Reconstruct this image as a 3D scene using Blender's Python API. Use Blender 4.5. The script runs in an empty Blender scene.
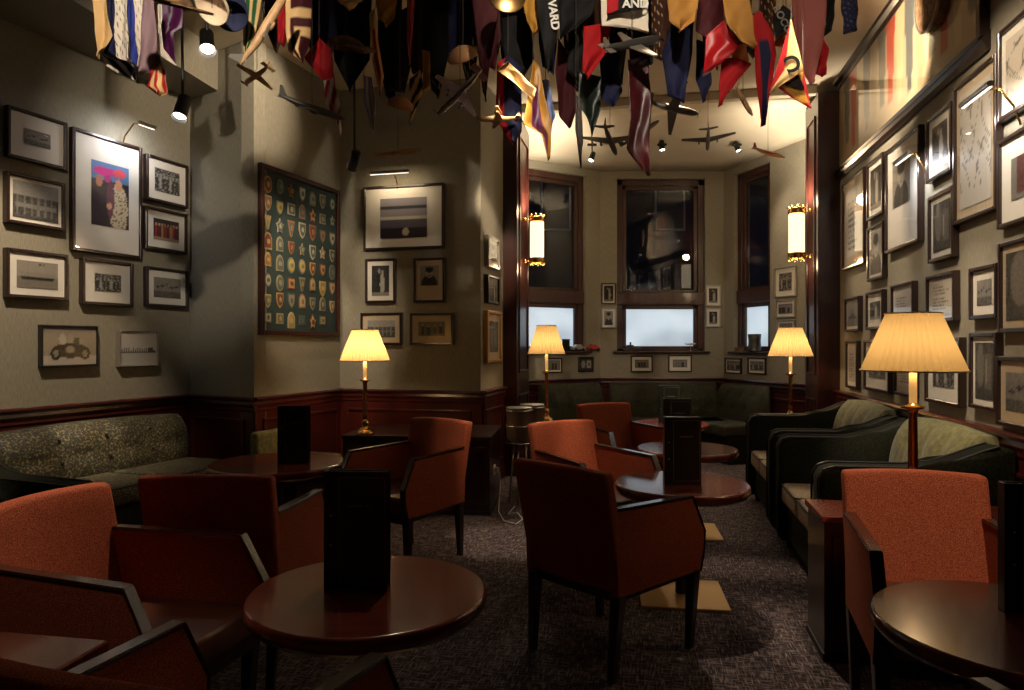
import bpy, bmesh, math, random
import numpy as np
from mathutils import Vector, Matrix
random.seed(7)
C = bpy.context.scene.collection
PI = math.pi
H = 1.3          # camera height
F = 700.0        # focal length in pixels
# ------------------------------------------------------------------ camera, world, exposure
cd = bpy.data.cameras.new('camera'); cam = bpy.data.objects.new('camera', cd); C.objects.link(cam)
cam.location = (0, 0, H); cam.rotation_euler = (PI/2, 0, 0)
cd.sensor_width = 36; cd.lens = F/1024*36; cd.clip_start = 0.05; cd.clip_end = 100
bpy.context.scene.camera = cam
wd = bpy.data.worlds.new('world'); bpy.context.scene.world = wd; wd.use_nodes = True
wd.node_tree.nodes['Background'].inputs[0].default_value = (0.10, 0.13, 0.2, 1)
wd.node_tree.nodes['Background'].inputs[1].default_value = 0.12
vs = bpy.context.scene.view_settings
vs.view_transform = 'Standard'; vs.look = 'None'; vs.gamma = 1; vs.use_curve_mapping = False; vs.exposure = 0.0

def light(name, kind, loc, energy, color=(1, .72, .42), target=None, size=.05, spot=60, blend=.5, parent=None):
    l = bpy.data.lights.new(name, kind); l.energy = energy; l.color = color
    if kind == 'AREA': l.size = size
    else: l.shadow_soft_size = size
    if kind == 'SPOT': l.spot_size = math.radians(spot); l.spot_blend = blend
    o = bpy.data.objects.new(name, l); C.objects.link(o); o.location = loc
    if target is not None:
        o.rotation_euler = (Vector(target)-Vector(loc)).to_track_quat('-Z', 'Y').to_euler()
    if parent is not None:
        o.parent = parent; o.matrix_parent_inverse = parent.matrix_world.inverted() if False else Matrix.Identity(4)
    return o

# ------------------------------------------------------------------ helpers
def hexc(h):
    h = h.lstrip('#'); r = [int(h[i:i+2], 16)/255 for i in (0, 2, 4)]
    return tuple((c/12.92 if c <= .04045 else ((c+.055)/1.055)**2.4) for c in r)
def X(u, d): return (u-512)/F*d
def P(u, v, d): return Vector((X(u, d), d, H-(v-345)/F*d))
def tag(o, label=None, cat=None, group=None, kind=None):
    if label: o['label'] = label
    if cat: o['category'] = cat
    if group: o['group'] = group
    if kind: o['kind'] = kind
    return o
def empty(name, loc=(0, 0, 0), rz=0, label=None, cat=None, group=None):
    o = bpy.data.objects.new(name, None); C.objects.link(o); o.empty_display_size = .05
    o.location = loc; o.rotation_euler = (0, 0, rz); return tag(o, label, cat, group)
def obj(name, bm, mat, parent=None, smooth=False, loc=None):
    bmesh.ops.recalc_face_normals(bm, faces=bm.faces)
    me = bpy.data.meshes.new(name); bm.to_mesh(me); bm.free()
    o = bpy.data.objects.new(name, me); C.objects.link(o)
    if mat is not None: me.materials.append(mat)
    if smooth:
        for p in me.polygons: p.use_smooth = True
    if parent is not None: o.parent = parent
    if loc is not None: o.location = loc
    return o
def NB(): return bmesh.new()
def box(bm, x0, x1, y0, y1, z0, z1, bev=0, seg=2, mtx=None):
    r = bmesh.ops.create_cube(bm, size=1); vv = r['verts']
    for v in vv: v.co = Vector(((x0+x1)/2+v.co.x*(x1-x0), (y0+y1)/2+v.co.y*(y1-y0), (z0+z1)/2+v.co.z*(z1-z0)))
    if bev:
        es = list({e for v in vv for e in v.link_edges})
        r2 = bmesh.ops.bevel(bm, geom=es, offset=bev, segments=seg, affect='EDGES', profile=.5)
        vv = list({v for f in r2['faces'] for v in f.verts} | {v for v in vv if v.is_valid})
    if mtx is not None:
        for v in vv: v.co = mtx @ v.co
    return vv
def prism(bm, pts, axis, a, b, bev=0, seg=2):
    """pts 2D polygon, extruded along axis from a to b. axis x: pts=(y,z); y: (x,z); z: (x,y)"""
    def mk(p, t):
        if axis == 'x': return (t, p[0], p[1])
        if axis == 'y': return (p[0], t, p[1])
        return (p[0], p[1], t)
    A = [bm.verts.new(mk(p, a)) for p in pts]; B = [bm.verts.new(mk(p, b)) for p in pts]
    n = len(pts); fs = [bm.faces.new(A), bm.faces.new(B[::-1])]
    for i in range(n): fs.append(bm.faces.new((A[i], B[i], B[(i+1) % n], A[(i+1) % n])))
    if bev:
        es = list({e for f in fs[:2] for e in f.edges})
        bmesh.ops.bevel(bm, geom=es, offset=bev, segments=seg, affect='EDGES', profile=.5)
def tube(bm, pts, r, n=8, cap=True):
    pts = [Vector(p) for p in pts]; rings = []
    rr = r if isinstance(r, (list, tuple)) else [r]*len(pts)
    for i, p in enumerate(pts):
        t = (pts[min(i+1, len(pts)-1)]-pts[max(i-1, 0)]).normalized()
        a = t.orthogonal().normalized() if i == 0 else None
        if i == 0: up = a
        else: up = (up - t*up.dot(t)).normalized()
        s = t.cross(up)
        rings.append([bm.verts.new(p+(up*math.cos(k*2*PI/n)+s*math.sin(k*2*PI/n))*rr[i]) for k in range(n)])
    for a, b in zip(rings, rings[1:]):
        for k in range(n): bm.faces.new((a[k], a[(k+1) % n], b[(k+1) % n], b[k]))
    if cap: bm.faces.new(rings[0][::-1]); bm.faces.new(rings[-1])
def lathe(bm, prof, n=32, c=(0, 0), cap=True, wave=None):
    rings = []
    for r, z in prof:
        ring = []
        for k in range(n):
            a = 2*PI*k/n; q = r*(1+(wave if (wave and k % 2) else 0))
            ring.append(bm.verts.new((c[0]+q*math.cos(a), c[1]+q*math.sin(a), z)))
        rings.append(ring)
    for a, b in zip(rings, rings[1:]):
        for k in range(n): bm.faces.new((a[k], a[(k+1) % n], b[(k+1) % n], b[k]))
    if cap: bm.faces.new(rings[0][::-1]); bm.faces.new(rings[-1])
def copy_tree(o, parent=None):
    c = o.copy(); C.objects.link(c); c.parent = parent
    for ch in list(o.children): copy_tree(ch, c)
    return c

# ------------------------------------------------------------------ materials
def mat(name, col, rough=.6, metal=0, spec=.5, coat=0, bump=None, noise=None, trans=0, sheen=0, emit=None, estr=0):
    m = bpy.data.materials.new(name); m.use_nodes = True; nt = m.node_tree; b = nt.nodes['Principled BSDF']
    b.inputs['Base Color'].default_value = (*col, 1); b.inputs['Roughness'].default_value = rough
    b.inputs['Metallic'].default_value = metal; b.inputs['Specular IOR Level'].default_value = spec
    b.inputs['Coat Weight'].default_value = coat; b.inputs['Coat Roughness'].default_value = .12
    b.inputs['Sheen Weight'].default_value = sheen
    if emit: b.inputs['Emission Color'].default_value = (*emit, 1); b.inputs['Emission Strength'].default_value = estr
    tc = nt.nodes.new('ShaderNodeTexCoord')
    def nz(scale, vec=(1, 1, 1), detail=4):
        mp = nt.nodes.new('ShaderNodeMapping'); mp.inputs['Scale'].default_value = vec
        nt.links.new(tc.outputs['Object'], mp.inputs[0])
        n = nt.nodes.new('ShaderNodeTexNoise'); n.inputs['Scale'].default_value = scale; n.inputs['Detail'].default_value = detail
        nt.links.new(mp.outputs[0], n.inputs['Vector']); return n
    if noise:   # (scale, vec, col2, lo, hi)
        n = nz(noise[0], noise[1]); cr = nt.nodes.new('ShaderNodeValToRGB')
        cr.color_ramp.elements[0].position = noise[3]; cr.color_ramp.elements[1].position = noise[4]
        cr.color_ramp.elements[0].color = (*col, 1); cr.color_ramp.elements[1].color = (*noise[2], 1)
        nt.links.new(n.outputs['Fac'], cr.inputs[0]); nt.links.new(cr.outputs[0], b.inputs['Base Color'])
    if bump:    # (scale, vec, strength, dist)
        n = nz(bump[0], bump[1]); bp = nt.nodes.new('ShaderNodeBump'); bp.inputs['Strength'].default_value = bump[2]
        bp.inputs['Distance'].default_value = bump[3]
        nt.links.new(n.outputs['Fac'], bp.inputs['Height']); nt.links.new(bp.outputs[0], b.inputs['Normal'])
    return m
def L(*c): return c
M = {}
M['wall'] = mat('grasscloth_wall', (.225, .203, .148), .85, noise=(70, (2, 2, .3), (.295, .268, .200), .35, .68), bump=(90, (2, 2, .5), .3, .003))
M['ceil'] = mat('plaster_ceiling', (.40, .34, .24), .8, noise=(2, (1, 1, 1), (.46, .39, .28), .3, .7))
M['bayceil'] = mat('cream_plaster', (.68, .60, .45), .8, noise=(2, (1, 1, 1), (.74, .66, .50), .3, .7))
M['mahog'] = mat('mahogany', (.040, .006, .005), .28, coat=.3, noise=(5, (1, 1, .12), (.080, .013, .009), .35, .7))
M['mahog_v'] = mat('mahogany_panel', (.024, .006, .004), .3, coat=.2, noise=(6, (2, 2, .15), (.045, .011, .007), .35, .7))
M['darkwood'] = mat('dark_wood', (.018, .007, .005), .32, coat=.3, noise=(9, (1, 6, 1), (.035, .013, .008), .35, .7))
M['tabletop'] = mat('polished_table_top', (.095, .014, .008), .22, coat=.5, noise=(4, (1, 7, 1), (.17, .032, .015), .3, .7))
M['armcap'] = mat('armrest_wood', (.035, .012, .008), .22, coat=.7)
M['orange'] = mat('terracotta_weave', (.20, .034, .014), .9, spec=.2, noise=(330, (1, 1, 1), (.52, .135, .058), .40, .66), bump=(300, (1, 1, 1), .4, .002))
M['leather'] = mat('brown_leather_seat', (.10, .034, .020), .36, coat=.15, bump=(60, (1, 1, 1), .15, .002))
M['velvet'] = mat('olive_velvet', (.085, .080, .026), .8, sheen=.12, noise=(30, (1, 1, 1), (.16, .145, .050), .4, .65), bump=(9, (1, 1, 1), .3, .01))
M['velvet_pat'] = mat('patterned_olive_velvet', (.016, .014, .006), .6, sheen=.05, noise=(75, (1, 1, 1), (.20, .165, .07), .50, .68), bump=(30, (1, 1, 1), .3, .006))
M['velvet_shaded'] = mat('shaded_olive_velvet', (.018, .019, .007), .75, sheen=.05, noise=(30, (1, 1, 1), (.036, .036, .014), .4, .65))  # darker copy of the sofa velvet, the banquette's shade put into the colour
M['darkgreen'] = mat('dark_green_cloth', (.007, .008, .004), .85, spec=.15, noise=(70, (1, 1, 1), (.016, .017, .009), .4, .6))
M['seatcush'] = mat('taupe_seat_cushion', (.22, .16, .095), .8, noise=(60, (1, 1, 1), (.34, .25, .15), .4, .6))
M['piping'] = mat('dark_piping', (.012, .010, .008), .5)
M['brass'] = mat('aged_brass', (.62, .38, .14), .24, metal=1)
M['brassplate'] = mat('brass_plate', (.62, .40, .17), .42, metal=.55)
M['chrome'] = mat('chrome', (.75, .74, .72), .18, metal=1)
M['blackm'] = mat('black_metal', (.012, .012, .012), .4, metal=.3)
M['menu'] = mat('black_green_menu', (.006, .010, .008), .32, coat=.2)
M['gold'] = mat('dull_gold_line', (.34, .26, .13), .5, metal=.3)
M['white'] = mat('white_plastic', (.7, .68, .62), .4)
M['matw'] = mat('ivory_picture_mat', (.72, .68, .60), .7)
M['matc'] = mat('cream_picture_mat', (.50, .40, .27), .7)
M['frame'] = mat('dark_frame', (.022, .010, .007), .3, coat=.4)
M['frameb'] = mat('black_frame', (.012, .012, .012), .35, coat=.2)
M['silver'] = mat('silver_frame', (.45, .42, .36), .35, metal=.8)
M['goldf'] = mat('gilt_frame', (.50, .26, .06), .4, metal=.7, bump=(80, (1, 1, 1), .3, .004))
M['wframe'] = mat('window_wood', (.040, .016, .011), .4, coat=.2, noise=(7, (3, 3, .3), (.065, .026, .017), .35, .7))
M['cordm'] = mat('cord', (.05, .045, .04), .6)
M['ply'] = mat('pale_wood', (.42, .24, .10), .5, noise=(20, (1, 6, 1), (.62, .38, .18), .3, .7))
M['grey'] = mat('grey_metal_paint', (.16, .15, .13), .35, metal=.3)
M['boardg'] = mat('dark_green_baize', (.014, .028, .024), .9)
M['candle'] = mat('ivory_candle_tube', (.8, .5, .2), .5, emit=(1, .52, .15), estr=.45)
M['tubeg'] = mat('opal_glass_tube', (.9, .8, .6), .4, emit=(1, .80, .50), estr=1.6)
M['strip'] = mat('lit_strip_lamp', (.9, .9, .9), .3, emit=(1, .93, .8), estr=1.6)
M['lens'] = mat('lamp_lens', (1, .9, .8), .3, emit=(1, .88, .7), estr=9)
M['fur'] = mat('brown_felt', (.10, .05, .022), .9, noise=(30, (1, 1, 1), (.22, .12, .05), .4, .6))
M['tancap'] = mat('tan_cap_cloth', (.50, .26, .12), .85)
M['navycap'] = mat('navy_cap_cloth', (.02, .025, .07), .85)
M['creamc'] = mat('cream_cap_cloth', (.75, .6, .42), .85)
M['ship'] = mat('dark_model_paint', (.03, .028, .026), .4)
M['redp'] = mat('red_paint', (.4, .03, .02), .35, coat=.4)
M['facade'] = mat('night_facade', (.05, .055, .07), .9, noise=(1.2, (1, 1, 1), (.09, .09, .1), .4, .6))
M['litwin'] = mat('lit_window', (.1, .15, .25), .5, emit=(.35, .55, 1), estr=.10)

# carpet: dark aubergine with a broken cross-hatch weave
def carpet():
    m = bpy.data.materials.new('aubergine_carpet'); m.use_nodes = True; nt = m.node_tree; b = nt.nodes['Principled BSDF']
    tc = nt.nodes.new('ShaderNodeTexCoord'); rot = nt.nodes.new('ShaderNodeMapping'); rot.inputs['Rotation'].default_value = (0, 0, .2)
    nt.links.new(tc.outputs['Object'], rot.inputs[0])
    outs = []
    for sc in ((15, 135, 1), (135, 15, 1)):
        mp = nt.nodes.new('ShaderNodeMapping'); mp.inputs['Scale'].default_value = sc; nt.links.new(rot.outputs[0], mp.inputs[0])
        n = nt.nodes.new('ShaderNodeTexNoise'); n.inputs['Scale'].default_value = 1; n.inputs['Detail'].default_value = 3
        nt.links.new(mp.outputs[0], n.inputs['Vector']); outs.append(n)
    mx = nt.nodes.new('ShaderNodeMath'); mx.operation = 'MAXIMUM'
    nt.links.new(outs[0].outputs['Fac'], mx.inputs[0]); nt.links.new(outs[1].outputs['Fac'], mx.inputs[1])
    cr = nt.nodes.new('ShaderNodeValToRGB'); cr.color_ramp.elements[0].position = .50; cr.color_ramp.elements[1].position = .72
    cr.color_ramp.elements[0].color = (.026, .018, .022, 1); cr.color_ramp.elements[1].color = (.30, .235, .225, 1)
    nt.links.new(mx.outputs[0], cr.inputs[0]); nt.links.new(cr.outputs[0], b.inputs['Base Color'])
    b.inputs['Roughness'].default_value = .95; b.inputs['Specular IOR Level'].default_value = .15
    bp = nt.nodes.new('ShaderNodeBump'); bp.inputs['Strength'].default_value = .5; bp.inputs['Distance'].default_value = .006
    nt.links.new(mx.outputs[0], bp.inputs['Height']); nt.links.new(bp.outputs[0], b.inputs['Normal'])
    return m
M['carpet'] = carpet()
def glassmat(name, tint=(1, 1, 1), refl=1.0, rough=.01, ior=1.5):
    m = bpy.data.materials.new(name); m.use_nodes = True; nt = m.node_tree
    for n in list(nt.nodes): nt.nodes.remove(n)
    out = nt.nodes.new('ShaderNodeOutputMaterial'); mx = nt.nodes.new('ShaderNodeMixShader')
    t = nt.nodes.new('ShaderNodeBsdfTransparent'); t.inputs[0].default_value = (*tint, 1)
    g = nt.nodes.new('ShaderNodeBsdfGlossy'); g.inputs[0].default_value = (refl, refl, refl, 1); g.inputs['Roughness'].default_value = rough
    f = nt.nodes.new('ShaderNodeFresnel'); ge = nt.nodes.new('ShaderNodeNewGeometry'); mr = nt.nodes.new('ShaderNodeMapRange')
    mr.inputs[3].default_value = ior; mr.inputs[4].default_value = 1/ior
    nt.links.new(ge.outputs['Backfacing'], mr.inputs[0]); nt.links.new(mr.outputs[0], f.inputs[0])
    nt.links.new(f.outputs[0], mx.inputs[0]); nt.links.new(t.outputs[0], mx.inputs[1]); nt.links.new(g.outputs[0], mx.inputs[2])
    nt.links.new(mx.outputs[0], out.inputs[0]); return m
M['glass'] = glassmat('picture_glass', ior=1.45)
M['winglass'] = glassmat('window_glass', (.85, .88, .92), 1, .01, 1.5)
def frosted():
    m = mat('frosted_lit_glass', (.4, .45, .5), .35); nt = m.node_tree; b = nt.nodes['Principled BSDF']
    tc = nt.nodes.new('ShaderNodeTexCoord'); n = nt.nodes.new('ShaderNodeTexNoise'); n.inputs['Scale'].default_value = 1.6
    nt.links.new(tc.outputs['Object'], n.inputs['Vector'])
    cr = nt.nodes.new('ShaderNodeValToRGB'); cr.color_ramp.elements[0].position = .35; cr.color_ramp.elements[1].position = .65
    cr.color_ramp.elements[0].color = (.22, .30, .38, 1); cr.color_ramp.elements[1].color = (.55, .66, .74, 1)
    nt.links.new(n.outputs['Fac'], cr.inputs[0]); nt.links.new(cr.outputs[0], b.inputs['Emission Color']); b.inputs['Emission Strength'].default_value = 1.0
    return m
M['frost'] = frosted()
def shademat():
    m = bpy.data.materials.new('pleated_silk_shade'); m.use_nodes = True; nt = m.node_tree
    for n in list(nt.nodes): nt.nodes.remove(n)
    out = nt.nodes.new('ShaderNodeOutputMaterial'); ad = nt.nodes.new('ShaderNodeMixShader'); ad.inputs[0].default_value = .5
    d = nt.nodes.new('ShaderNodeBsdfDiffuse'); d.inputs[0].default_value = (.55, .45, .28, 1)
    t = nt.nodes.new('ShaderNodeBsdfTranslucent'); t.inputs[0].default_value = (.60, .47, .25, 1)
    nt.links.new(d.outputs[0], ad.inputs[1]); nt.links.new(t.outputs[0], ad.inputs[2]); nt.links.new(ad.outputs[0], out.inputs[0]); return m
M['shade'] = shademat()
def colattr(name, rough=.7, spec=.3, trans=0):
    m = bpy.data.materials.new(name); m.use_nodes = True; nt = m.node_tree; b = nt.nodes['Principled BSDF']
    a = nt.nodes.new('ShaderNodeAttribute'); a.attribute_name = 'Col'
    nt.links.new(a.outputs['Color'], b.inputs['Base Color']); b.inputs['Roughness'].default_value = rough; b.inputs['Specular IOR Level'].default_value = spec
    return m
M['photo'] = colattr('photo_print', .5)
M['cloth'] = colattr('flag_cloth', .75)
M['satin'] = colattr('flag_satin', .4, .5)

def add_col(o, cols):
    me = o.data; a = me.color_attributes.new('Col', 'FLOAT_COLOR', 'POINT')
    arr = np.ones((len(me.vertices), 4), dtype=np.float32); arr[:, :3] = cols
    a.data.foreach_set('color', arr.ravel())

# ------------------------------------------------------------------ room shell
ZC = 3.684; ZL = 3.355; ZD = .895; ZR = 2.856
def sV(a, b, t): return (a[0]+(b[0]-a[0])*t, a[1]+(b[1]-a[1])*t)
class Wall:
    def __init__(s, p0, p1):
        s.p0 = Vector(p0); s.p1 = Vector(p1); s.len = (s.p1-s.p0).length; s.d = (s.p1-s.p0).normalized()
        s.n = Vector((s.d.y, -s.d.x)); s.rz = math.atan2(s.d.y, s.d.x)
    def hit(s, u, v=None, off=0):
        k = (u-512)/F; p = s.p0+s.n*off
        # p + a d = t (k,1)
        a = (k*p.y-p.x)/(s.d.x-k*s.d.y); t = p.y+a*s.d.y
        z = None if v is None else H-(v-345)/F*t
        return a, t, z
    def at(s, a, z, off=0):
        p = s.p0+s.d*a+s.n*off; return Vector((p.x, p.y, z))
PL0 = (-3.22-.37*6.4, -2.0); PLc = (-2.687, 5.84); PA = (-2.01, 5.45); PB = (-1.611, 6.558); PC = (-.28, 6.23); PD = (-.089, 6.945)
PR1 = (1.701+.2*6.37, 6.37); PR0 = (1.701-.4, -2.0)
LPf = (.049, 6.917); LPb = (.049+.14, 6.917+.70)
RPf = (2.785, 6.37); RPb = (2.785+.108, 6.37+.54)
B0 = (-.09, 7.935); F1 = (1.09, 8.66); F2 = (2.62, 8.66); B1 = (3.12, 7.10)
W_left = Wall(PL0, PLc); W_cor = Wall(PLc, PA); W_pat = Wall(PA, PB); W_lamp = Wall(PB, PC); W_strip = Wall(PC, PD)
W_right = Wall(PR1, PR0); W_b1 = Wall(B0, F1); W_b2 = Wall(F1, F2); W_b3 = Wall(F2, B1)
def wall_box(name, w, z0, z1, th=.12, m='wall', ext0=0, ext1=0, holes=None):
    """vertical slab behind the wall face; holes = [(a0,a1,z0,z1)]"""
    bm = NB(); o = Matrix.Translation((w.p0.x, w.p0.y, 0)) @ Matrix.Rotation(w.rz, 4, 'Z')
    xs = [(-ext0, w.len+ext1)]
    if not holes: box(bm, -ext0, w.len+ext1, 0, th, z0, z1)
    else:
        a0, a1, h0, h1 = holes[0]
        box(bm, -ext0, a0, 0, th, z0, z1); box(bm, a1, w.len+ext1, 0, th, z0, z1)
        box(bm, a0, a1, 0, th, z0, h0); box(bm, a0, a1, 0, th, h1, z1)
    ob = obj(name, bm, M[m]); ob.matrix_world = o; ob['kind'] = 'structure'; return ob
bm = NB(); bm.faces.new([bm.verts.new(p) for p in ((-6.5, -2.1, 0), (3.6, -2.1, 0), (3.6, 9.2, 0), (-6.5, 9.2, 0))])
tag(obj('floor', bm, M['carpet']), kind='structure')
wall_box('wall_left', W_left, 0, ZL, ext1=.1)
wall_box('wall_left_corner', W_cor, 0, ZC, ext0=.1)
wall_box('wall_left_alcove', W_pat, 0, ZC, ext1=.1)
wall_box('wall_back_left', W_lamp, 0, ZC, ext0=.1)
wall_box('wall_back_return', W_strip, 0, ZC)
wall_box('wall_right', W_right, 0, ZC, ext0=.0)
wall_box('wall_rear', Wall((3.6, -2.0), (-6.5, -2.0)), 0, ZC, ext0=.1)
# bay walls with window openings (measured along each facet)
def rng(w, u0, u1, vt, vb):
    a0, t0, z0 = w.hit(u0, vt); a1, t1, z1 = w.hit(u1, vb)
    _, _, zb = w.hit((u0+u1)/2, vb); _, _, zt = w.hit((u0+u1)/2, vt); return a0, a1, zb, zt
SILL = 1.226; WT = 3.36
a0, a1, _, _ = rng(W_b1, 532, 586, 177, 351); W1 = (a0-.18, a1, SILL, WT)
a0, a1, _, _ = rng(W_b2, 617, 705, 177, 351); W2 = (a0, a1, SILL, WT)
a0, a1, _, _ = rng(W_b3, 734, 770, 177, 351); W3 = (a0, a1, SILL, WT)
wall_box('wall_bay_left', W_b1, 0, 3.7, .22, holes=[W1], ext0=.0)
wall_box('wall_bay_centre', W_b2, 0, 3.7, .22, holes=[W2], ext0=.1, ext1=.1)
wall_box('wall_bay_right', W_b3, 0, 3.7, .22, holes=[W3], ext1=.1)
# short side walls closing the bay to the pillars
wall_box('wall_bay_left_side', Wall((LPb[0]-.26, LPf[1]+.05), B0), 0, 3.7, .1)
wall_box('wall_bay_right_side', Wall(B1, (RPb[0]+.15, RPf[1]+.05)), 0, 3.7, .1)
# ceilings
def slab(name, pts, z, th, m):
    bm = NB(); zs = z if isinstance(z, (list, tuple)) else [z]*len(pts)
    A = [bm.verts.new((p[0], p[1], q)) for p, q in zip(pts, zs)]; B = [bm.verts.new((p[0], p[1], max(zs)+th)) for p in pts]
    bm.faces.new(A[::-1]); bm.faces.new(B); n = len(pts)
    for i in range(n): bm.faces.new((A[i], A[(i+1) % n], B[(i+1) % n], B[i]))
    return tag(obj(name, bm, M[m]), kind='structure')
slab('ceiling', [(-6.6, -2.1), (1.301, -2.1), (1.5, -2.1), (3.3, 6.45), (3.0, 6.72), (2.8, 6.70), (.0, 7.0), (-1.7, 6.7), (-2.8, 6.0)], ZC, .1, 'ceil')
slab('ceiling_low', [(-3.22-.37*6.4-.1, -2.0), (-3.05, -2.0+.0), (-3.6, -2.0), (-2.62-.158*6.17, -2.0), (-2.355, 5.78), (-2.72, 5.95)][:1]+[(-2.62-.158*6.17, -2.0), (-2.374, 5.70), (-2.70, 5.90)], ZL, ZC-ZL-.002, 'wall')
# bay ceiling: plaster, rising gently to the opening
bm = NB(); arc = [(B0, 3.45), (sV(B0, F1, .5), 3.45), (F1, 3.45), (sV(F1, F2, .5), 3.45), (F2, 3.45), (sV(F2, B1, .5), 3.45), (B1, 3.45)]
frt = [((-.15+(3.1+.15)*k/6), 7.00-.1*k/6*3.2) for k in range(7)]
G = []
for k in range(7):
    row = []
    for j in range(7):
        t = j/6; p = sV(arc[k][0], frt[k], t); z = 3.45+(3.64-3.45)*math.sin(t*PI/2); row.append(bm.verts.new((p[0], p[1], z)))
    G.append(row)
for k in range(6):
    for j in range(6): bm.faces.new((G[k][j], G[k+1][j], G[k+1][j+1], G[k][j+1]))
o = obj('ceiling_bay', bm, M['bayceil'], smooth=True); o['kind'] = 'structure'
md = o.modifiers.new('s', 'SOLIDIFY'); md.thickness = .05; md.offset = 1
# header above opening between pillars
bm = NB(); box(bm, -.14, 2.80, -.03, .05, 3.60, ZC, .008); o = obj('trim_1', bm, M['ceil']); o.matrix_world = Matrix.Translation((LPf[0], LPf[1]+.06, 0)) @ Matrix.Rotation(math.atan2(-.2, 1), 4, 'Z'); o['kind'] = 'structure'

# pillars with raised panel on the side that faces the opening
def pillar(n, pf, w, depth, sgn):
    bm = NB(); box(bm, 0, w*sgn, 0, depth, 0, 3.60, .006) if sgn > 0 else box(bm, w*sgn, 0, 0, depth, 0, 3.60, .006)
    xs = -.008 if sgn > 0 else .008
    for (y0, y1, z0, z1) in ((.10, depth-.10, 1.02, 3.42), (.10, depth-.10, .18, .80)):
        for (a, b, c, d_) in ((y0, y1, z0, z0+.025), (y0, y1, z1-.025, z1), (y0, y0+.025, z0, z1), (y1-.025, y1, z0, z1)):
            box(bm, min(0, xs*1.6), max(0, xs*1.6), a, b, c, d_, .004)
    o = obj('trim_%d' % n, bm, M['mahog_v']); o['kind'] = 'structure'
    o.matrix_world = Matrix.Translation((pf[0], pf[1], 0)) @ Matrix.Rotation(math.atan2(-.2, 1), 4, 'Z'); return o
pillar(2, LPf, .24, .70, -1)
pillar(3, RPf, .21, .54, 1)
# dado: wainscot panel + moulded cap, per wall
def wains(i, w, e0=0, e1=0, top=ZD, panels=True):
    bm = NB(); box(bm, -e0, w.len+e1, -.02, 0, 0, top-.10)
    prof = [(0, top), (-.055, top), (-.062, top-.012), (-.055, top-.028), (-.035, top-.036), (-.04, top-.06), (-.028, top-.085), (-.028, top-.105), (-.02, top-.12), (0, top-.12)]
    prism(bm, prof, 'x', -e0, w.len+e1)
    box(bm, -e0, w.len+e1, -.035, 0, 0, .12, .006)
    n = max(1, int(w.len/.75)); st = w.len/n
    if panels:
        for k in range(n):
            a, b = k*st+.08, (k+1)*st-.08
            if b-a < .12: continue
            for (p, q, r, s_) in ((a, b, .20, .222), (a, b, top-.20, top-.178), (a, a+.022, .2, top-.178), (b-.022, b, .2, top-.178)):
                box(bm, p, q, -.034, -.018, r, s_, .004)
    o = obj('trim_%d' % i, bm, M['mahog']); o['kind'] = 'structure'
    o.matrix_world = Matrix.Translation((w.p0.x, w.p0.y, 0)) @ Matrix.Rotation(w.rz, 4, 'Z')
for i, (w, a, b) in enumerate([(W_left, 0, 0), (W_cor, .0, .04), (W_pat, .03, 0), (W_lamp, 0, .05), (W_strip, .03, -.02), (W_right, 0, 0), (W_b1, -.3, 0), (W_b2, 0, 0), (W_b3, 0, 0)]): wains(4+i, w, a, b)
# picture rail + crown on the right wall
def rail(i, w, z, prof, m='mahog', a0=0, a1=None):
    bm = NB(); prism(bm, [(p[0], z+p[1]) for p in prof], 'x', a0, w.len if a1 is None else a1)
    o = obj('trim_%d' % i, bm, M[m]); o['kind'] = 'structure'
    o.matrix_world = Matrix.Translation((w.p0.x, w.p0.y, 0)) @ Matrix.Rotation(w.rz, 4, 'Z')
aRR = W_right.hit(991)[0]
rail(14, W_right, ZR, [(0, .03), (-.03, .03), (-.045, .015), (-.03, .0), (-.045, -.02), (-.03, -.04), (-.02, -.07), (0, -.07)], 'frame', 0, aRR)
rail(15, W_right, ZC, [(0, 0), (-.06, 0), (-.05, -.02), (-.02, -.035), (-.015, -.06), (0, -.06)], 'frame')

# ------------------------------------------------------------------ windows
def window(n, w, hole, fw=.075, split=.30):
    a0, a1, z0, z1 = hole; mw = Matrix.Translation((w.p0.x, w.p0.y, 0)) @ Matrix.Rotation(w.rz, 4, 'Z')
    root = empty('window_%d' % n); root.matrix_world = mw; root['kind'] = 'structure'
    y0, y1 = .05, .13; zt = z0+(z1-z0)*split
    bm = NB()
    box(bm, a0, a0+fw, y0, y1, z0, z1, .006); box(bm, a1-fw, a1, y0, y1, z0, z1, .006)
    box(bm, a0, a1, y0, y1, z1-fw, z1, .006); box(bm, a0, a1, y0, y1, z0, z0+.03, .006)
    box(bm, a0, a1, y0-.02, y1, zt-.07, zt+.09, .01)
    obj('window_frame', bm, M['wframe'], root)
    for (za, zb) in ((zt+.09, z1-fw), (z0+.03, zt-.07)):
        bm = NB(); s = .05
        xa, xb = a0+fw, a1-fw
        for q in ((xa, xa+s, za, zb), (xb-s, xb, za, zb), (xa, xb, zb-s, zb), (xa, xb, za, za+s*.6)): box(bm, q[0], q[1], y0+.018, y1-.012, q[2], q[3], .005)
        obj('sash', bm, M['wframe'], root)
    bm = NB(); box(bm, a0+fw, a1-fw, .095, .100, zt+.09, z1-fw); obj('window_pane', bm, M['winglass'], root)
    bm = NB(); box(bm, a0+fw, a1-fw, .095, .100, z0+.03, zt-.07); obj('window_pane', bm, M['frost'], root)
    bm = NB(); box(bm, a0-.05, a1+.05, -.06, .06, z0-.025, z0+.0, .006); obj('window_sill', bm, M['wframe'], root)
window(1, W_b1, W1); window(2, W_b2, W2); window(3, W_b3, W3)
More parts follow.
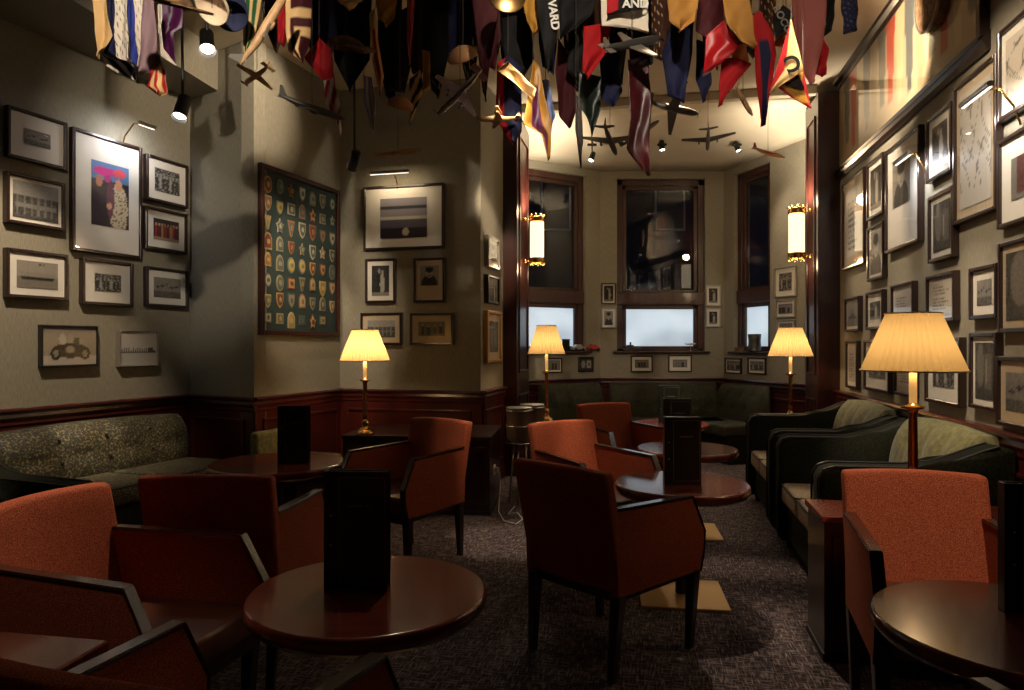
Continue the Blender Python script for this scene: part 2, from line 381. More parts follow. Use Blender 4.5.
# night street facade
t = empty('building', (2.4, 16, 0), 0, 'dark building across the street seen through the night windows', 'building')
bm = NB(); box(bm, -7, 7, 0, 1, -3, 9); obj('facade', bm, M['facade'], t)
for x, z in ((-2.6, 1.0), (-.2, .9), (2.2, 1.0), (-1.4, 3.9), (1.2, 3.9)):
    bm = NB(); box(bm, x-.35, x+.35, -.06, 0, z, z+1.3, .02); f = obj('window', bm, M['white'], t)
    bm = NB(); box(bm, x-.3, x+.3, -.08, -.05, z+.05, z+1.25); obj('pane', bm, M['litwin'] if x == -.2 else M['facade'], f)

# ------------------------------------------------------------------ picture painter
def paint(kind, nx, ny, seed):
    r = np.random.RandomState(seed); y, x = np.mgrid[0:ny, 0:nx]; x = x/(nx-1); y = y/(ny-1)   # y up
    g = np.full((ny, nx), .30)
    def ell(cx, cy, rx, ry, v):
        m_ = ((x-cx)/rx)**2+((y-cy)/ry)**2 < 1; g[m_] = v
    def rect(a, b, c, d_, v): g[(x >= a) & (x <= b) & (y >= c) & (y <= d_)] = v
    col = None
    if kind == 'group':
        g[:] = .16+.1*y; n = r.randint(4, 7)
        for k in range(n):
            cx = (k+.7)/(n+.4); hh = .62+.12*r.rand(); rect(cx-.07, cx+.07, .05, hh, .03+.25*(r.rand() > .65)); ell(cx, hh+.06, .045, .08, .45)
        rect(0, 1, 0, .1, .22)
    elif kind == 'couple':
        g[:] = .04; ell(.4, .4, .16, .42, .02); ell(.6, .38, .13, .38, .5); ell(.42, .82, .07, .09, .4); ell(.6, .78, .06, .08, .45); rect(0, 1, 0, .12, .3)
    elif kind == 'portrait':
        g[:] = .35; ell(.5, .1, .42, .42, .04); ell(.5, .62, .19, .24, .5); ell(.5, .8, .22, .14, .03); ell(.43, .66, .035, .02, .05); ell(.57, .66, .035, .02, .05); ell(.5, .5, .06, .02, .12)
    elif kind == 'ship':
        g[:] = .34; g[y < .35] = .22; rect(.12, .88, .34, .44, .05); rect(.3, .7, .44, .52, .12); rect(.4, .45, .5, .7, .06); rect(.58, .61, .5, .66, .06)
    elif kind == 'boat':
        g[:] = .38; g[y < .4] = .25; ell(.5, .38, .42, .09, .03); g[(y > .42) & (x > .1) & (x < .9) & (y < .6)] = .33; rect(.2, .8, .45, .48, .08); ell(.55, .9, .03, .02, .05); ell(.65, .88, .03, .02, .05)
    elif kind == 'planes':
        g[:] = .32; g[y < .3] = .14
        for k in range(5):
            cx, cy = .15+.17*k, .5+.08*(k % 3); rect(cx-.08, cx+.08, cy, cy+.035, .04); rect(cx-.015, cx+.015, cy-.07, cy+.1, .04)
        g += .12*(r.rand(ny, nx)-.5)
    elif kind == 'car':
        g[:] = .30; g[y < .25] = .5; ell(.5, .38, .34, .2, .03); ell(.24, .3, .1, .17, .02); ell(.24, .3, .05, .09, .3); ell(.78, .3, .1, .17, .02); ell(.78, .3, .05, .09, .25); ell(.36, .68, .07, .14, .5); ell(.5, .7, .06, .12, .35); ell(.62, .62, .06, .12, .06)
        rect(.40, .6, .30, .45, .1); ell(.5, .40, .07, .1, .28)
    elif kind == 'skyline':
        g[:] = .48; g[y < .38] = .40; rect(.02, .98, .36, .42, .05)
        for k in range(16): h_ = .02+.16*r.rand()*(1-abs(k/15-.45)); rect(.04+k*.058, .08+k*.058, .38, .42+h_, .06)
    elif kind == 'crowd':
        g[:] = .05+.35*(r.rand(ny, nx) > .62)
        for k in range(7): cx = .1+.13*k; rect(cx-.04, cx+.04, .15, .6, .5 if k % 3 == 1 else .06); ell(cx, .68, .04, .08, .42)
    elif kind == 'hall':
        g[:] = .10; g[y > .6] = .42; rect(.05, .95, .30, .40, .3)
        for k in range(6): rect(.08+.15*k, .12+.15*k, .1, .6, .28)
        g += .1*(r.rand(ny, nx)-.5)
    elif kind == 'sketch':
        g[:] = .52; a = np.abs(np.sin(9*x+3*np.sin(5*y+seed)))*np.abs(np.cos(7*y+2*np.sin(6*x))); g[(a < .07) & (y > .15) & (y < .9)] = .12
    elif kind == 'field':
        g[:] = .12+.18*y; rect(.05, .95, .62, .66, .45); rect(.05, .95, .72, .75, .35); rect(.0, 1, .2, .3, .03); g += .06*(r.rand(ny, nx)-.5)
    elif kind == 'street':
        g[:] = .08; ell(.3, .6, .2, .4, .22); rect(.55, .9, .2, .8, .16); rect(.6, .66, .3, .7, .4); g += .1*(r.rand(ny, nx)-.5)
    elif kind == 'text':
        g[:] = .5
        for k in range(9):
            yy = .12+.085*k; g[(np.abs(y-yy) < .018) & (x > .12) & (x < .5+.38*r.rand()) & (r.rand(ny, nx) > .25)] = .15
    elif kind == 'medals':
        g[:] = .05; ell(.3, .5, .16, .3, .45); rect(.55, .9, .2, .8, .5); ell(.72, .5, .08, .15, .1)
    if kind == 'colorful':
        col = np.zeros((ny, nx, 3)); col[:] = (.03, .025, .03); col[y > .72] = (.12, .22, .42)
        def e3(cx, cy, rx, ry, c): col[((x-cx)/rx)**2+((y-cy)/ry)**2 < 1] = c
        e3(.25, .35, .2, .4, (.03, .02, .035)); e3(.2, .7, .09, .1, (.45, .2, .13)); e3(.35, .86, .3, .07, (.6, .05, .25)); e3(.75, .88, .17, .07, (.75, .1, .12))
        e3(.72, .3, .25, .4, (.6, .5, .35)); e3(.72, .68, .1, .1, (.6, .3, .18)); e3(.5, .45, .1, .3, (.12, .03, .08)); e3(.47, .33, .07, .05, (.6, .32, .2)); e3(.42, .76, .1, .06, (.4, .04, .2))
        nz = r.rand(ny, nx) > .82; col[nz & (x > .5) & (y < .6)] = (.12, .1, .08)
        return col
    if kind == 'redgroup':
        col = np.zeros((ny, nx, 3)); col[:] = (.03, .022, .02)
        for k in range(8):
            cx = .1+.115*k; m_ = (abs(x-cx) < .045) & (y > .15) & (y < .68); col[m_] = ((.3, .03, .02), (.1, .02, .02), (.35, .2, .1))[k % 3]
            col[((x-cx)/.035)**2+((y-.74)/.06)**2 < 1] = (.5, .3, .18)
        col[y < .12] = (.3, .22, .15); return col
    if kind == 'flagpair':
        col = np.zeros((ny, nx, 3)); col[:] = (.16, .15, .13); col[(x > .15) & (x < .4) & (y > .1)] = (.09, .03, .025); col[(x > .55) & (x < .9) & (y > .2)] = (.05, .05, .06); col += .05*(r.rand(ny, nx, 1)-.5); return np.clip(col, 0, 1)
    if kind == 'sunset':
        col = np.zeros((ny, nx, 3)); col[:] = (.10, .09, .12); col[y > .5] = (.24, .22, .25); col[(y > .72) & (y < .8)] = (.04, .04, .05); col[y < .25] = (.03, .02, .03)
        col[(np.abs(y-.5) < .03)] = (.5, .45, .38); col[((x-.55)/.07)**2+((y-.15)/.1)**2 < 1] = (.5, .42, .3); return col
    if kind not in ('text', 'sketch', 'skyline', 'car'): g = g*.7
    if kind == 'car': g = g*.85
    g = np.clip(g+.03*(r.rand(ny, nx)-.5), .01, .8); tint = np.array((1.0, .90, .74)) if seed % 2 else np.array((1.0, .95, .86))
    return g[..., None]*tint
PSEED = [10]
def picture(w, u0, u1, vt, vb, kind, label, mw=.16, fm='frame', mm='matw', fwid=.022, depth=.045, ph=None, group=None, side='L', glass=True):
    """hang a framed picture: outer corners given as the sight lines of its edge nearest the frame's left side"""
    off = depth
    a0, t0, _ = w.hit(u0, None, off); a1, t1, _ = w.hit(u1, None, off)
    zt = H-(vt-345)/F*t0; zb = H-(vb-345)/F*t0
    Wd = abs(a1-a0); Hh = zt-zb; ac = (a0+a1)/2
    root = empty('framed_picture', w.at(ac, zb), w.rz, label, 'picture', group)
    bm = NB(); y0 = -depth; y1 = -.002
    fw = fwid
    for q in ((-Wd/2, -Wd/2+fw, 0, Hh), (Wd/2-fw, Wd/2, 0, Hh), (-Wd/2+fw, Wd/2-fw, 0, fw), (-Wd/2+fw, Wd/2-fw, Hh-fw, Hh)): box(bm, q[0], q[1], y0, y1, q[2], q[3], .004, 1)
    obj('frame', bm, M[fm], root)
    m_ = mw*min(Wd, Hh) if ph is None else 0
    if ph is None: px0, px1, pz0, pz1 = -Wd/2+fw+m_, Wd/2-fw-m_, fw+m_, Hh-fw-m_
    else: px0, px1, pz0, pz1 = -Wd/2+Wd*ph[0], -Wd/2+Wd*ph[1], Hh*ph[2], Hh*ph[3]
    if mw > 0:
        bm = NB(); box(bm, -Wd/2+fw*.7, Wd/2-fw*.7, -depth+.016, -.004, fw*.7, Hh-fw*.7); obj('picture_mat', bm, M[mm], root)
    asp = (px1-px0)/(pz1-pz0); ny = int(min(46, max(18, (pz1-pz0)*110))); nx = max(10, int(ny*asp)); nx = min(nx, 70)
    PSEED[0] += 1; img = paint(kind, nx, ny, PSEED[0]); yy = -depth+.013
    bm = NB(); vv = [[bm.verts.new((px0+(px1-px0)*i/(nx-1), yy, pz0+(pz1-pz0)*j/(ny-1))) for i in range(nx)] for j in range(ny)]
    for j in range(ny-1):
        for i in range(nx-1): bm.faces.new((vv[j][i], vv[j][i+1], vv[j+1][i+1], vv[j+1][i]))
    o = obj('photograph', bm, M['photo'], root); add_col(o, img.reshape(-1, 3))
    if glass:
        bm = NB(); z_ = [bm.verts.new(p) for p in ((-Wd/2+fw, -depth+.009, fw), (Wd/2-fw, -depth+.009, fw), (Wd/2-fw, -depth+.009, Hh-fw), (-Wd/2+fw, -depth+.009, Hh-fw))]
        bm.faces.new(z_); obj('glass_pane', bm, M['glass'], root)
    return root, Wd, Hh
g_l = 'framed photographs on the left wall'; g_r = 'framed pictures on the right wall'; g_b = 'small framed photographs in the window bay'; g_c = 'framed photographs on the wall behind the lamp'
Lw = [
 (8, 68, 104, 156, 'planes', 'dark framed photo with wide ivory mount, topmost at far left of left wall', .28),
 (7, 66, 170, 222, 'hall', 'dark framed faded photo with lamp reflections, second from top at far left', .07),
 (7, 69, 247, 297, 'boat', 'dark framed sepia photo of a long boat at far left wall', .15),
 (147, 189, 153, 199, 'crowd', 'dark framed black and white crowd photo right of the big colour picture, topmost', .18),
 (146, 188, 205, 248, 'redgroup', 'dark framed colour photo of people in red right of the big picture', .18),
 (83, 134, 257, 304, 'crowd', 'dark framed photo of a dark party group directly under the big colour picture', .24),
 (147, 189, 266, 306, 'planes', 'dark framed sepia photo of cars lowest of three right of the big picture', .17)]
for (u0, u1, vt, vb, k, lab, mw) in Lw: picture(W_left, u0, u1, vt, vb, k, lab, mw, group=g_l)
big, BW, BH = picture(W_left, 73, 143, 126, 250, 'colorful', 'large framed colour photo of ladies in pink hats with picture light on left wall', .2, ph=(.26, .80, .24, .78), fwid=.024, group=g_l)
picture(W_left, 42, 99, 324.5, 367.5, 'car', 'thin black framed photo of racing car with crew, lower left wall', 0, 'frameb', fwid=.013, group=g_l)
picture(W_left, 120, 159, 330, 367, 'skyline', 'thin silver framed sepia skyline photo, lowest on the left wall', 0, 'silver', fwid=.010, group=g_l)
bigc, CW, CH = picture(W_lamp, 363, 443.6, 187, 250.5, 'sunset', 'wide framed photo in broad mount under brass picture light above the table lamp', .2, ph=(.21, .79, .18, .80), group=g_c)
picture(W_lamp, 364.8, 395, 259, 303, 'couple', 'upright framed photo of couple in dark clothes left under the wide picture', .14, group=g_c)
picture(W_lamp, 413.3, 444.6, 258, 302.5, 'portrait', 'upright framed portrait in cream mount right under the wide picture', .2, mm='matc', ph=(.2, .8, .38, .82), group=g_c)
picture(W_lamp, 360, 401.5, 313, 345, 'hall', 'framed sepia photo partly hidden behind the table lamp shade', .16, mm='matc', group=g_c)
picture(W_lamp, 409.5, 453, 313, 345, 'group', 'framed landscape group photo right of the table lamp shade', .2, mm='matc', group=g_c)
picture(W_strip, 489, 500, 234, 266, 'portrait', 'small silver edged portrait on narrow wall beside the pillar, topmost', .16, fm='silver')
picture(W_strip, 488.6, 500, 274, 303, 'street', 'small dark picture in middle on narrow wall beside the pillar', 0)
picture(W_strip, 488, 502, 310, 363, 'street', 'gilt framed picture lowest on narrow wall beside the pillar', .14, fm='goldf', mm='matc', fwid=.03)
bay = [
 (W_b2, 601.5, 616, 283, 304, 'couple', 'small dark framed photo left of centre bay window, upper of two', .1, 'frame'),
 (W_b2, 601.5, 616, 308, 328, 'portrait', 'small light framed portrait left of centre bay window, lower of two', .12, 'silver'),
 (W_b2, 706, 721, 285, 306, 'couple', 'small light framed photo right of centre bay window, upper of two', .14, 'silver'),
 (W_b2, 706, 721, 308, 327.5, 'couple', 'small light framed photo right of centre bay window, lower of two', .16, 'silver'),
 (W_b1, 547, 562.7, 358, 373, 'group', 'small framed group photo under left bay window beside the lamp stem', .08, 'frame'),
 (W_b1, 579, 594, 357, 372, 'medals', 'small framed pair of pale medals under left bay window', .0, 'frame'),
 (W_b2, 631, 653, 355.5, 372, 'group', 'small white mounted group photo under centre bay window, left of two', .18, 'frame'),
 (W_b2, 668.5, 692, 355, 372, 'group', 'small cream mounted group photo under centre bay window, right of two', .2, 'frame'),
 (W_b3, 724.5, 740.6, 358, 373, 'crowd', 'small framed crowd photo under right bay window, left of two', .1, 'frame'),
 (W_b3, 747, 765, 357.6, 373.6, 'crowd', 'small framed crowd photo under right bay window, right of two', .14, 'frame'),
 (W_b3, 774, 795, 268.5, 298, 'crowd', 'framed photo near right sconce, topmost of three in the bay', .16, 'silver'),
 (W_b3, 775, 794, 301, 318, 'group', 'framed photo near right sconce, middle of three in the bay', .14, 'silver'),
 (W_b3, 776, 794, 320, 337, 'group', 'framed photo just above the far right lampshade, lowest of three', .14, 'silver')]
for (w, u0, u1, vt, vb, k, lab, mw, fm) in bay: picture(w, u0, u1, vt, vb, k, lab, mw, fm, fwid=.014, depth=.025, group=g_b)
Rw = [
 (841.6, 863, 184.5, 271, 'text', 'tall framed pale document nearest the right pillar under the picture rail', .12, 'matc', None),
 (866, 882, 165, 221.5, 'couple', 'narrow dark framed photo under picture rail between tall document and portrait poster', .12, 'matw', None),
 (866.4, 882, 228.5, 282, 'portrait', 'narrow dark framed grey photo directly below the narrow rail photo', .06, 'matw', None),
 (884.5, 918, 152, 254, 'portrait', 'tall framed poster with face portrait and wide ivory mount on right wall', .12, 'matw', (.2, .72, .40, .84)),
 (925, 950, 121, 184.5, 'couple', 'upright framed old photo right of the face portrait poster, upper of two', .14, 'matw', None),
 (927, 952, 198, 264, 'street', 'upright framed grey photo below another, right of the face portrait poster', .10, 'matw', None),
 (952, 995, 89, 226, 'sketch', 'very tall framed ink sketch on ivory paper on right wall', .10, 'matc', None),
 (996, 1060, 34, 124, 'sketch', 'framed picture in the top right corner cut by the photo edge', .10, 'matw', None),
 (996, 1062, 142, 230, 'flagpair', 'framed picture with red panel, second from top at right edge', .22, 'matw', None),
 (997, 1062, 244, 333, 'street', 'framed dark picture at right edge, third from top', .08, 'matc', None),
 (968, 995.5, 269, 320, 'planes', 'framed dark print in grey mount beside the right edge, above lamp height', .18, 'matw', None),
 (925, 953, 277, 323, 'text', 'framed typed page with dark heading right of lampshade top', .06, 'matw', None),
 (890, 912, 286, 334, 'text', 'framed pale letter just above the big lampshade', .08, 'matw', None),
 (865, 881.5, 293, 330, 'couple', 'small framed photo in wide mount left of the big lampshade', .2, 'matw', None),
 (844, 858, 299, 332, 'ship', 'small framed seascape nearest the right pillar, middle height', .08, 'matw', None),
 (845, 856, 341, 387, 'text', 'narrow framed pale page standing by right pillar above dado', .1, 'matw', None),
 (863, 888, 340, 389, 'crowd', 'framed dark photo in pale mount left behind the big lampshade', .2, 'matw', None),
 (893, 913, 342, 394, 'text', 'framed pale page directly behind the big lamp stem', .12, 'matc', None),
 (924, 959, 338, 401, 'crowd', 'framed photo in pale mount directly right behind the big lamp stem', .2, 'matw', None),
 (968, 995, 333, 407, 'street', 'tall framed dark photo between big lamp and right edge above dado', .1, 'matw', None),
 (995, 1058, 356, 424, 'planes', 'framed photo in orange lit cream mount lowest at right edge', .16, 'matc', None)]
for (u0, u1, vt, vb, k, lab, mw, mm, ph) in Rw: picture(W_right, u0, u1, vt, vb, k, lab, mw, 'frame', mm, fwid=.022, depth=.04, ph=ph, group=g_r)

# glazed panel above the picture rail; reflections of hanging flags painted into its print
a0 = .03; a1 = W_right.hit(986)[0]
t = empty('glazed_panel', W_right.at((a0+a1)/2, ZR+.04), W_right.rz, 'long glazed frieze with painted flag reflections above the picture rail on right wall', 'picture')
hw = (a1-a0)/2; zh = ZC-.07-ZR-.04
nx, ny = 110, 26; yy, xx = np.mgrid[0:ny, 0:nx]; xf = xx/(nx-1); yf = yy/(ny-1)
img = np.zeros((ny, nx, 3)); img[:] = (.50, .40, .25); rr = np.random.RandomState(5)
for k in range(15):
    cx = .03+.066*k; wd_ = .035*(.35+.65*yf); c = [(.40, .30, .17), (.16, .15, .12), (.50, .09, .05), (.62, .50, .28), (.12, .13, .12)][k % 5]
    m_ = (np.abs(xf-cx) < wd_) & (yf > .06+.2*rr.rand()); img[m_] = c
bm = NB(); vv = [[bm.verts.new((-hw+2*hw*i/(nx-1), -.006, zh*j/(ny-1))) for i in range(nx)] for j in range(ny)]
for j in range(ny-1):
    for i in range(nx-1): bm.faces.new((vv[j][i], vv[j][i+1], vv[j+1][i+1], vv[j+1][i]))
o = obj('mural_reflections', bm, M['photo'], t); add_col(o, img.reshape(-1, 3))
bm = NB(); bm.faces.new([bm.verts.new(p) for p in ((-hw, -.014, 0), (hw, -.014, 0), (hw, -.014, zh), (-hw, -.014, zh))]); obj('glass_pane', bm, glassmat('frieze_glass', (1, 1, 1), 1, .06, 1.7), t)
bm = NB(); box(bm, hw, hw+.05, -.05, 0, -.04, zh+.02, .006); obj('end_stile', bm, M['frame'], t)
# round plaque
a, tt, z = W_right.hit(931, -2, .05)
t = empty('round_plaque', W_right.at(a, z), W_right.rz, 'round dark dial with pale rim at top of right wall frieze', 'plaque')
bm = NB(); lathe(bm, [(.02, -.03), (.17, -.03), (.19, -.02), (.19, .03)], 36); o = obj('disc', bm, M['fur'], t); o.rotation_euler = (-PI/2, 0, 0); o.location = (0, -.045, 0)
bm = NB(); tube(bm, [(.19*math.cos(k*PI/18), -.02, .19*math.sin(k*PI/18)) for k in range(37)], .010, 6); obj('rim', bm, M['silver'], t).location = (0, -.05, 0)

# ------------------------------------------------------------------ patch board
a0, t0, _ = W_pat.hit(260, None, .03); a1, _, _ = W_pat.hit(339, None, .03); zt = H+(345-162)/F*t0; zb = H+(345-335)/F*t0
BWd = a1-a0; BHt = zt-zb
t = empty('patch_board', W_pat.at((a0+a1)/2, zb), W_pat.rz, 'tall mahogany framed green board covered with embroidered badges', 'display board')
bm = NB()
for q in ((-BWd/2, -BWd/2+.04, 0, BHt), (BWd/2-.04, BWd/2, 0, BHt), (-BWd/2+.04, BWd/2-.04, 0, .04), (-BWd/2+.04, BWd/2-.04, BHt-.04, BHt)): box(bm, q[0], q[1], -.045, -.002, q[2], q[3], .006)
obj('frame', bm, M['mahog_v'], t)
bm = NB(); box(bm, -BWd/2+.03, BWd/2-.03, -.02, -.003, .03, BHt-.03); obj('backing', bm, M['boardg'], t)
pal = [mat('badge_%d' % i, hexc(c), .8) for i, c in enumerate(['94783c', '7a6e4c', '7c5632', '5c6458', '8c866c', '5c3028', '48504a', '948a6c', 'a08640', '44483f'])]
shp = {
 'shield': [(-.5, .5), (.5, .5), (.5, 0), (.3, -.4), (0, -.6), (-.3, -.4), (-.5, 0)],
 'round': [(.5*math.cos(k*PI/8), .55*math.sin(k*PI/8)) for k in range(16)],
 'tri': [(-.5, .5), (.5, .5), (.15, -.5), (0, -.6), (-.15, -.5)],
 'star': [((.58 if k % 2 == 0 else .34)*math.sin(k*PI/5), (.58 if k % 2 == 0 else .34)*math.cos(k*PI/5)) for k in range(10)],
 'arch': [(-.5, -.5), (.5, -.5), (.5, .2), (.3, .5), (0, .62), (-.3, .5), (-.5, .2)],
 'rect': [(-.5, -.38), (.5, -.38), (.5, .38), (-.5, .38)]}
keys = ['arch', 'star', 'shield', 'shield', 'shield', 'round', 'tri', 'rect', 'arch', 'round', 'shield', 'tri']
for r_ in range(8):
    for c_ in range(7):
        if r_ == 7 and c_ == 6: continue
        k = keys[random.randrange(len(keys))]; s = .086*random.uniform(.85, 1.1); s2 = s*1.35
        cx = -BWd/2+.10+(BWd-.20)*c_/6; cz = BHt-.15-(BHt-.28)*r_/7+random.uniform(-.012, .012)
        bm = NB(); prism(bm, [(cx+p[0]*s, cz+p[1]*s2) for p in shp[k]], 'y', -.026, -.020)
        i1 = random.randrange(10); pb = obj('badge', bm, pal[i1], t)
        bm = NB(); prism(bm, [(cx+p[0]*s*.78, cz+p[1]*s2*.78) for p in shp[k]], 'y', -.029, -.0255)
        i2 = (i1+3+random.randrange(3)) % 10; mm_ = pal[i2] if random.random() < .45 else pal[(i1+5) % 10]; fi = obj('field', bm, mm_, pb)
        bm = NB(); kk = random.choice(['round', 'star', 'rect']); prism(bm, [(cx+p[0]*s*.4, cz+p[1]*s2*.36) for p in shp[kk]], 'y', -.032, -.0285); obj('emblem', bm, pal[i1 if i1 != i2 else (i1+1) % 10], pb)

# ------------------------------------------------------------------ picture lights
def picture_light(w, u, v, wid, label, e=14, reach=.22, col=(1, .78, .5)):
    a, t_, z = w.hit(u, v, reach)
    r = empty('picture_light', w.at(a, z, reach), w.rz, label, 'picture light')
    bm = NB(); tube(bm, [(0, reach-.01, -.15), (0, reach-.04, -.06), (0, reach*.5, .025), (0, .015, .015)], .006, 8); obj('arm', bm, M['brass'], r)
    bm = NB(); tube(bm, [(-wid/2, 0, 0), (wid/2, 0, 0)], .014, 12); obj('lamp_bar', bm, M['chrome'], r)
    bm = NB(); tube(bm, [(-wid/2+.01, .004, -.011), (wid/2-.01, .004, -.011)], .008, 8); obj('strip_lamp', bm, M['strip'], r)
    l = light('picture_light_bulb', 'AREA', (0, .02, -.03), e, col, None, .2); l.data.shape = 'RECTANGLE'; l.data.size = wid; l.data.size_y = .02
    l.parent = r; l.rotation_euler = (math.radians(38), 0, 0)
    return r
picture_light(W_left, 147, 125, .15, 'slim brass picture light over the large colour photo on left wall', 2.6, .26, (.95, .95, 1))
picture_light(W_lamp, 389, 172, .38, 'brass picture light above the wide picture on lamp wall', 1.3)
picture_light(W_right, 975, 95, .30, 'brass picture light over the very tall ink sketch', 2.6, .2, (1, .93, .85))
picture_light(W_right, 902, 158, .26, 'brass picture light over the face portrait poster', 2.6, .16, (.95, .95, 1))

# ------------------------------------------------------------------ armchair
def wavy_back():
    return None
def make_chair():
    r = empty('armchair', (0, 0, 0))
    # local +Y forward; back width .48, front width .58
    bk, ft = .245, .285
    # seat
    bm = NB(); prism(bm, [(-bk+.04, -.22), (bk-.04, -.22), (ft-.055, .27), (-(ft-.055), .27)], 'z', .345, .445, .02, 3); obj('seat', bm, M['leather'], r, True)
    bm = NB(); prism(bm, [(-bk+.03, -.24), (bk-.03, -.24), (ft-.05, .262), (-(ft-.05), .262)], 'z', .30, .35); obj('seat_rail', bm, M['darkwood'], r)
    # backrest with rake, gently curved
    bm = NB(); n = 10; rows = 8; th = .065
    ring = []
    for j in range(rows+1):
        z = .34+(.82-.34)*j/rows; yb = -.225-.105*(j/rows)
        fr = [bm.verts.new((-bk+2*bk*i/n, yb+.0+th*.5-.025*math.sin(PI*i/n), z+(.008*math.sin(PI*i/n) if j == rows else 0))) for i in range(n+1)]
        bkv = [bm.verts.new((-bk+2*bk*i/n, yb-th*.5-.02*math.sin(PI*i/n), z+(.008*math.sin(PI*i/n) if j == rows else 0))) for i in range(n+1)]
        ring.append(fr+bkv[::-1])
    m_ = len(ring[0])
    for a, b in zip(ring, ring[1:]):
        for k in range(m_): bm.faces.new((a[k], a[(k+1) % m_], b[(k+1) % m_], b[k]))
    for k in range(n):
        for rg in (ring[0], ring[-1]): bm.faces.new((rg[k], rg[k+1], rg[m_-2-k], rg[m_-1-k]))
    bmesh.ops.recalc_face_normals(bm, faces=bm.faces)
    es = [e for e in bm.edges if e.calc_face_angle(0) > .9]
    bmesh.ops.bevel(bm, geom=es, offset=.016, segments=3, affect='EDGES', profile=.5)
    obj('backrest', bm, M['orange'], r, True)
    # arms
    for s in (-1, 1):
        sh = lambda y: s*(bk+(ft-bk)*(y+.27)/.56)
        prof = [(-.275, .33), (-.295, .67), (.20, .655), (.285, .50), (.275, .42), (.255, .33)]
        bm = NB(); th = .034
        A = [bm.verts.new((sh(y), y, z)) for y, z in prof]; B = [bm.verts.new((sh(y)-s*th, y, z)) for y, z in prof]; k = len(prof)
        bm.faces.new(A); bm.faces.new(B[::-1])
        for i in range(k): bm.faces.new((A[i], B[i], B[(i+1) % k], A[(i+1) % k]))
        bmesh.ops.bevel(bm, geom=list(bm.edges), offset=.006, segments=2, affect='EDGES'); obj('arm', bm, M['orange'], r)
        cp = [(-.27, .675), (.205, .662), (.293, .50), (.283, .40), (.262, .33)]
        bm = NB(); rows_ = []
        for i, (y, z) in enumerate(cp):
            w0 = sh(y)+s*.003; w1 = sh(y)-s*(th+.003)
            if i == 0: dy, dz = 0, 1
            else:
                ty, tz = cp[min(i+1, 4)][0]-cp[i-1][0], cp[min(i+1, 4)][1]-cp[i-1][1]; l_ = math.hypot(ty, tz); dy, dz = -tz/l_, ty/l_
            hh = .009
            rows_.append([bm.verts.new((w0, y, z)), bm.verts.new((w1, y, z)), bm.verts.new((w1, y-dy*hh, z-dz*hh-.004)), bm.verts.new((w0, y-dy*hh, z-dz*hh-.004))])
        for a, b in zip(rows_, rows_[1:]):
            for q in range(4): bm.faces.new((a[q], a[(q+1) % 4], b[(q+1) % 4], b[q]))
        bm.faces.new(rows_[0]); bm.faces.new(rows_[-1][::-1])
        bmesh.ops.recalc_face_normals(bm, faces=bm.faces)
        bmesh.ops.bevel(bm, geom=[e for e in bm.edges if e.calc_face_angle(0) > .8], offset=.003, segments=2, affect='EDGES'); obj('arm_cap', bm, M['armcap'], r)
        for (yt, yb_) in ((-.24, -.27), (.235, .225)):
            xt = sh(yt)-s*.024; xb = xt-s*.012; bm = NB(); q0, q1 = .024, .015
            T = [bm.verts.new((xt+a*q0, yt+b*q0, .345)) for a, b in ((-1, -1), (1, -1), (1, 1), (-1, 1))]; Bt = [bm.verts.new((xb+a*q1, yb_+b*q1, 0)) for a, b in ((-1, -1), (1, -1), (1, 1), (-1, 1))]
            bm.faces.new(T); bm.faces.new(Bt[::-1])
            for i in range(4): bm.faces.new((T[i], Bt[i], Bt[(i+1) % 4], T[(i+1) % 4]))
            bmesh.ops.bevel(bm, geom=list(bm.edges), offset=.003, segments=1, affect='EDGES'); obj('leg', bm, M['darkwood'], r)
    return r
chairs = [
 (.43, 3.03, 44, 'terracotta armchair in the centre foreground with its back to us, by the middle table'),
 (.49, 4.09, -57, 'terracotta armchair with bright lit backrest, just behind the centre foreground chair'),
 (.88, 5.42, -66, 'terracotta armchair in the distance beside the bay banquette, behind the lit one'),
 (-.65, 4.24, -126, 'terracotta armchair turned side on beside the lamp console and oval left table'),
 (-1.16, 2.15, -12, 'terracotta armchair with spotlit backrest at the left edge facing the front table'),
 (-1.12, 2.90, 90, 'terracotta armchair with dark back to us behind the spotlit one, facing the back left table'),
 (-.59, 1.345, 71, 'terracotta armchair cut by the bottom left edge, only top of back and arms showing'),
 (1.43, 2.31, -103, 'terracotta armchair facing us at right beside the side table with big lamp'),
 (1.175, 1.165, 95, 'terracotta armchair at bottom right corner, only an arm tip showing')]
proto = make_chair()
for i, (x, y, h, lab) in enumerate(chairs):
    o = proto if i == 0 else copy_tree(proto)
    o.location = (x, y, 0); o.rotation_euler = (0, 0, math.radians(h-90)); tag(o, lab, 'armchair', 'terracotta upholstered armchairs around the tables')

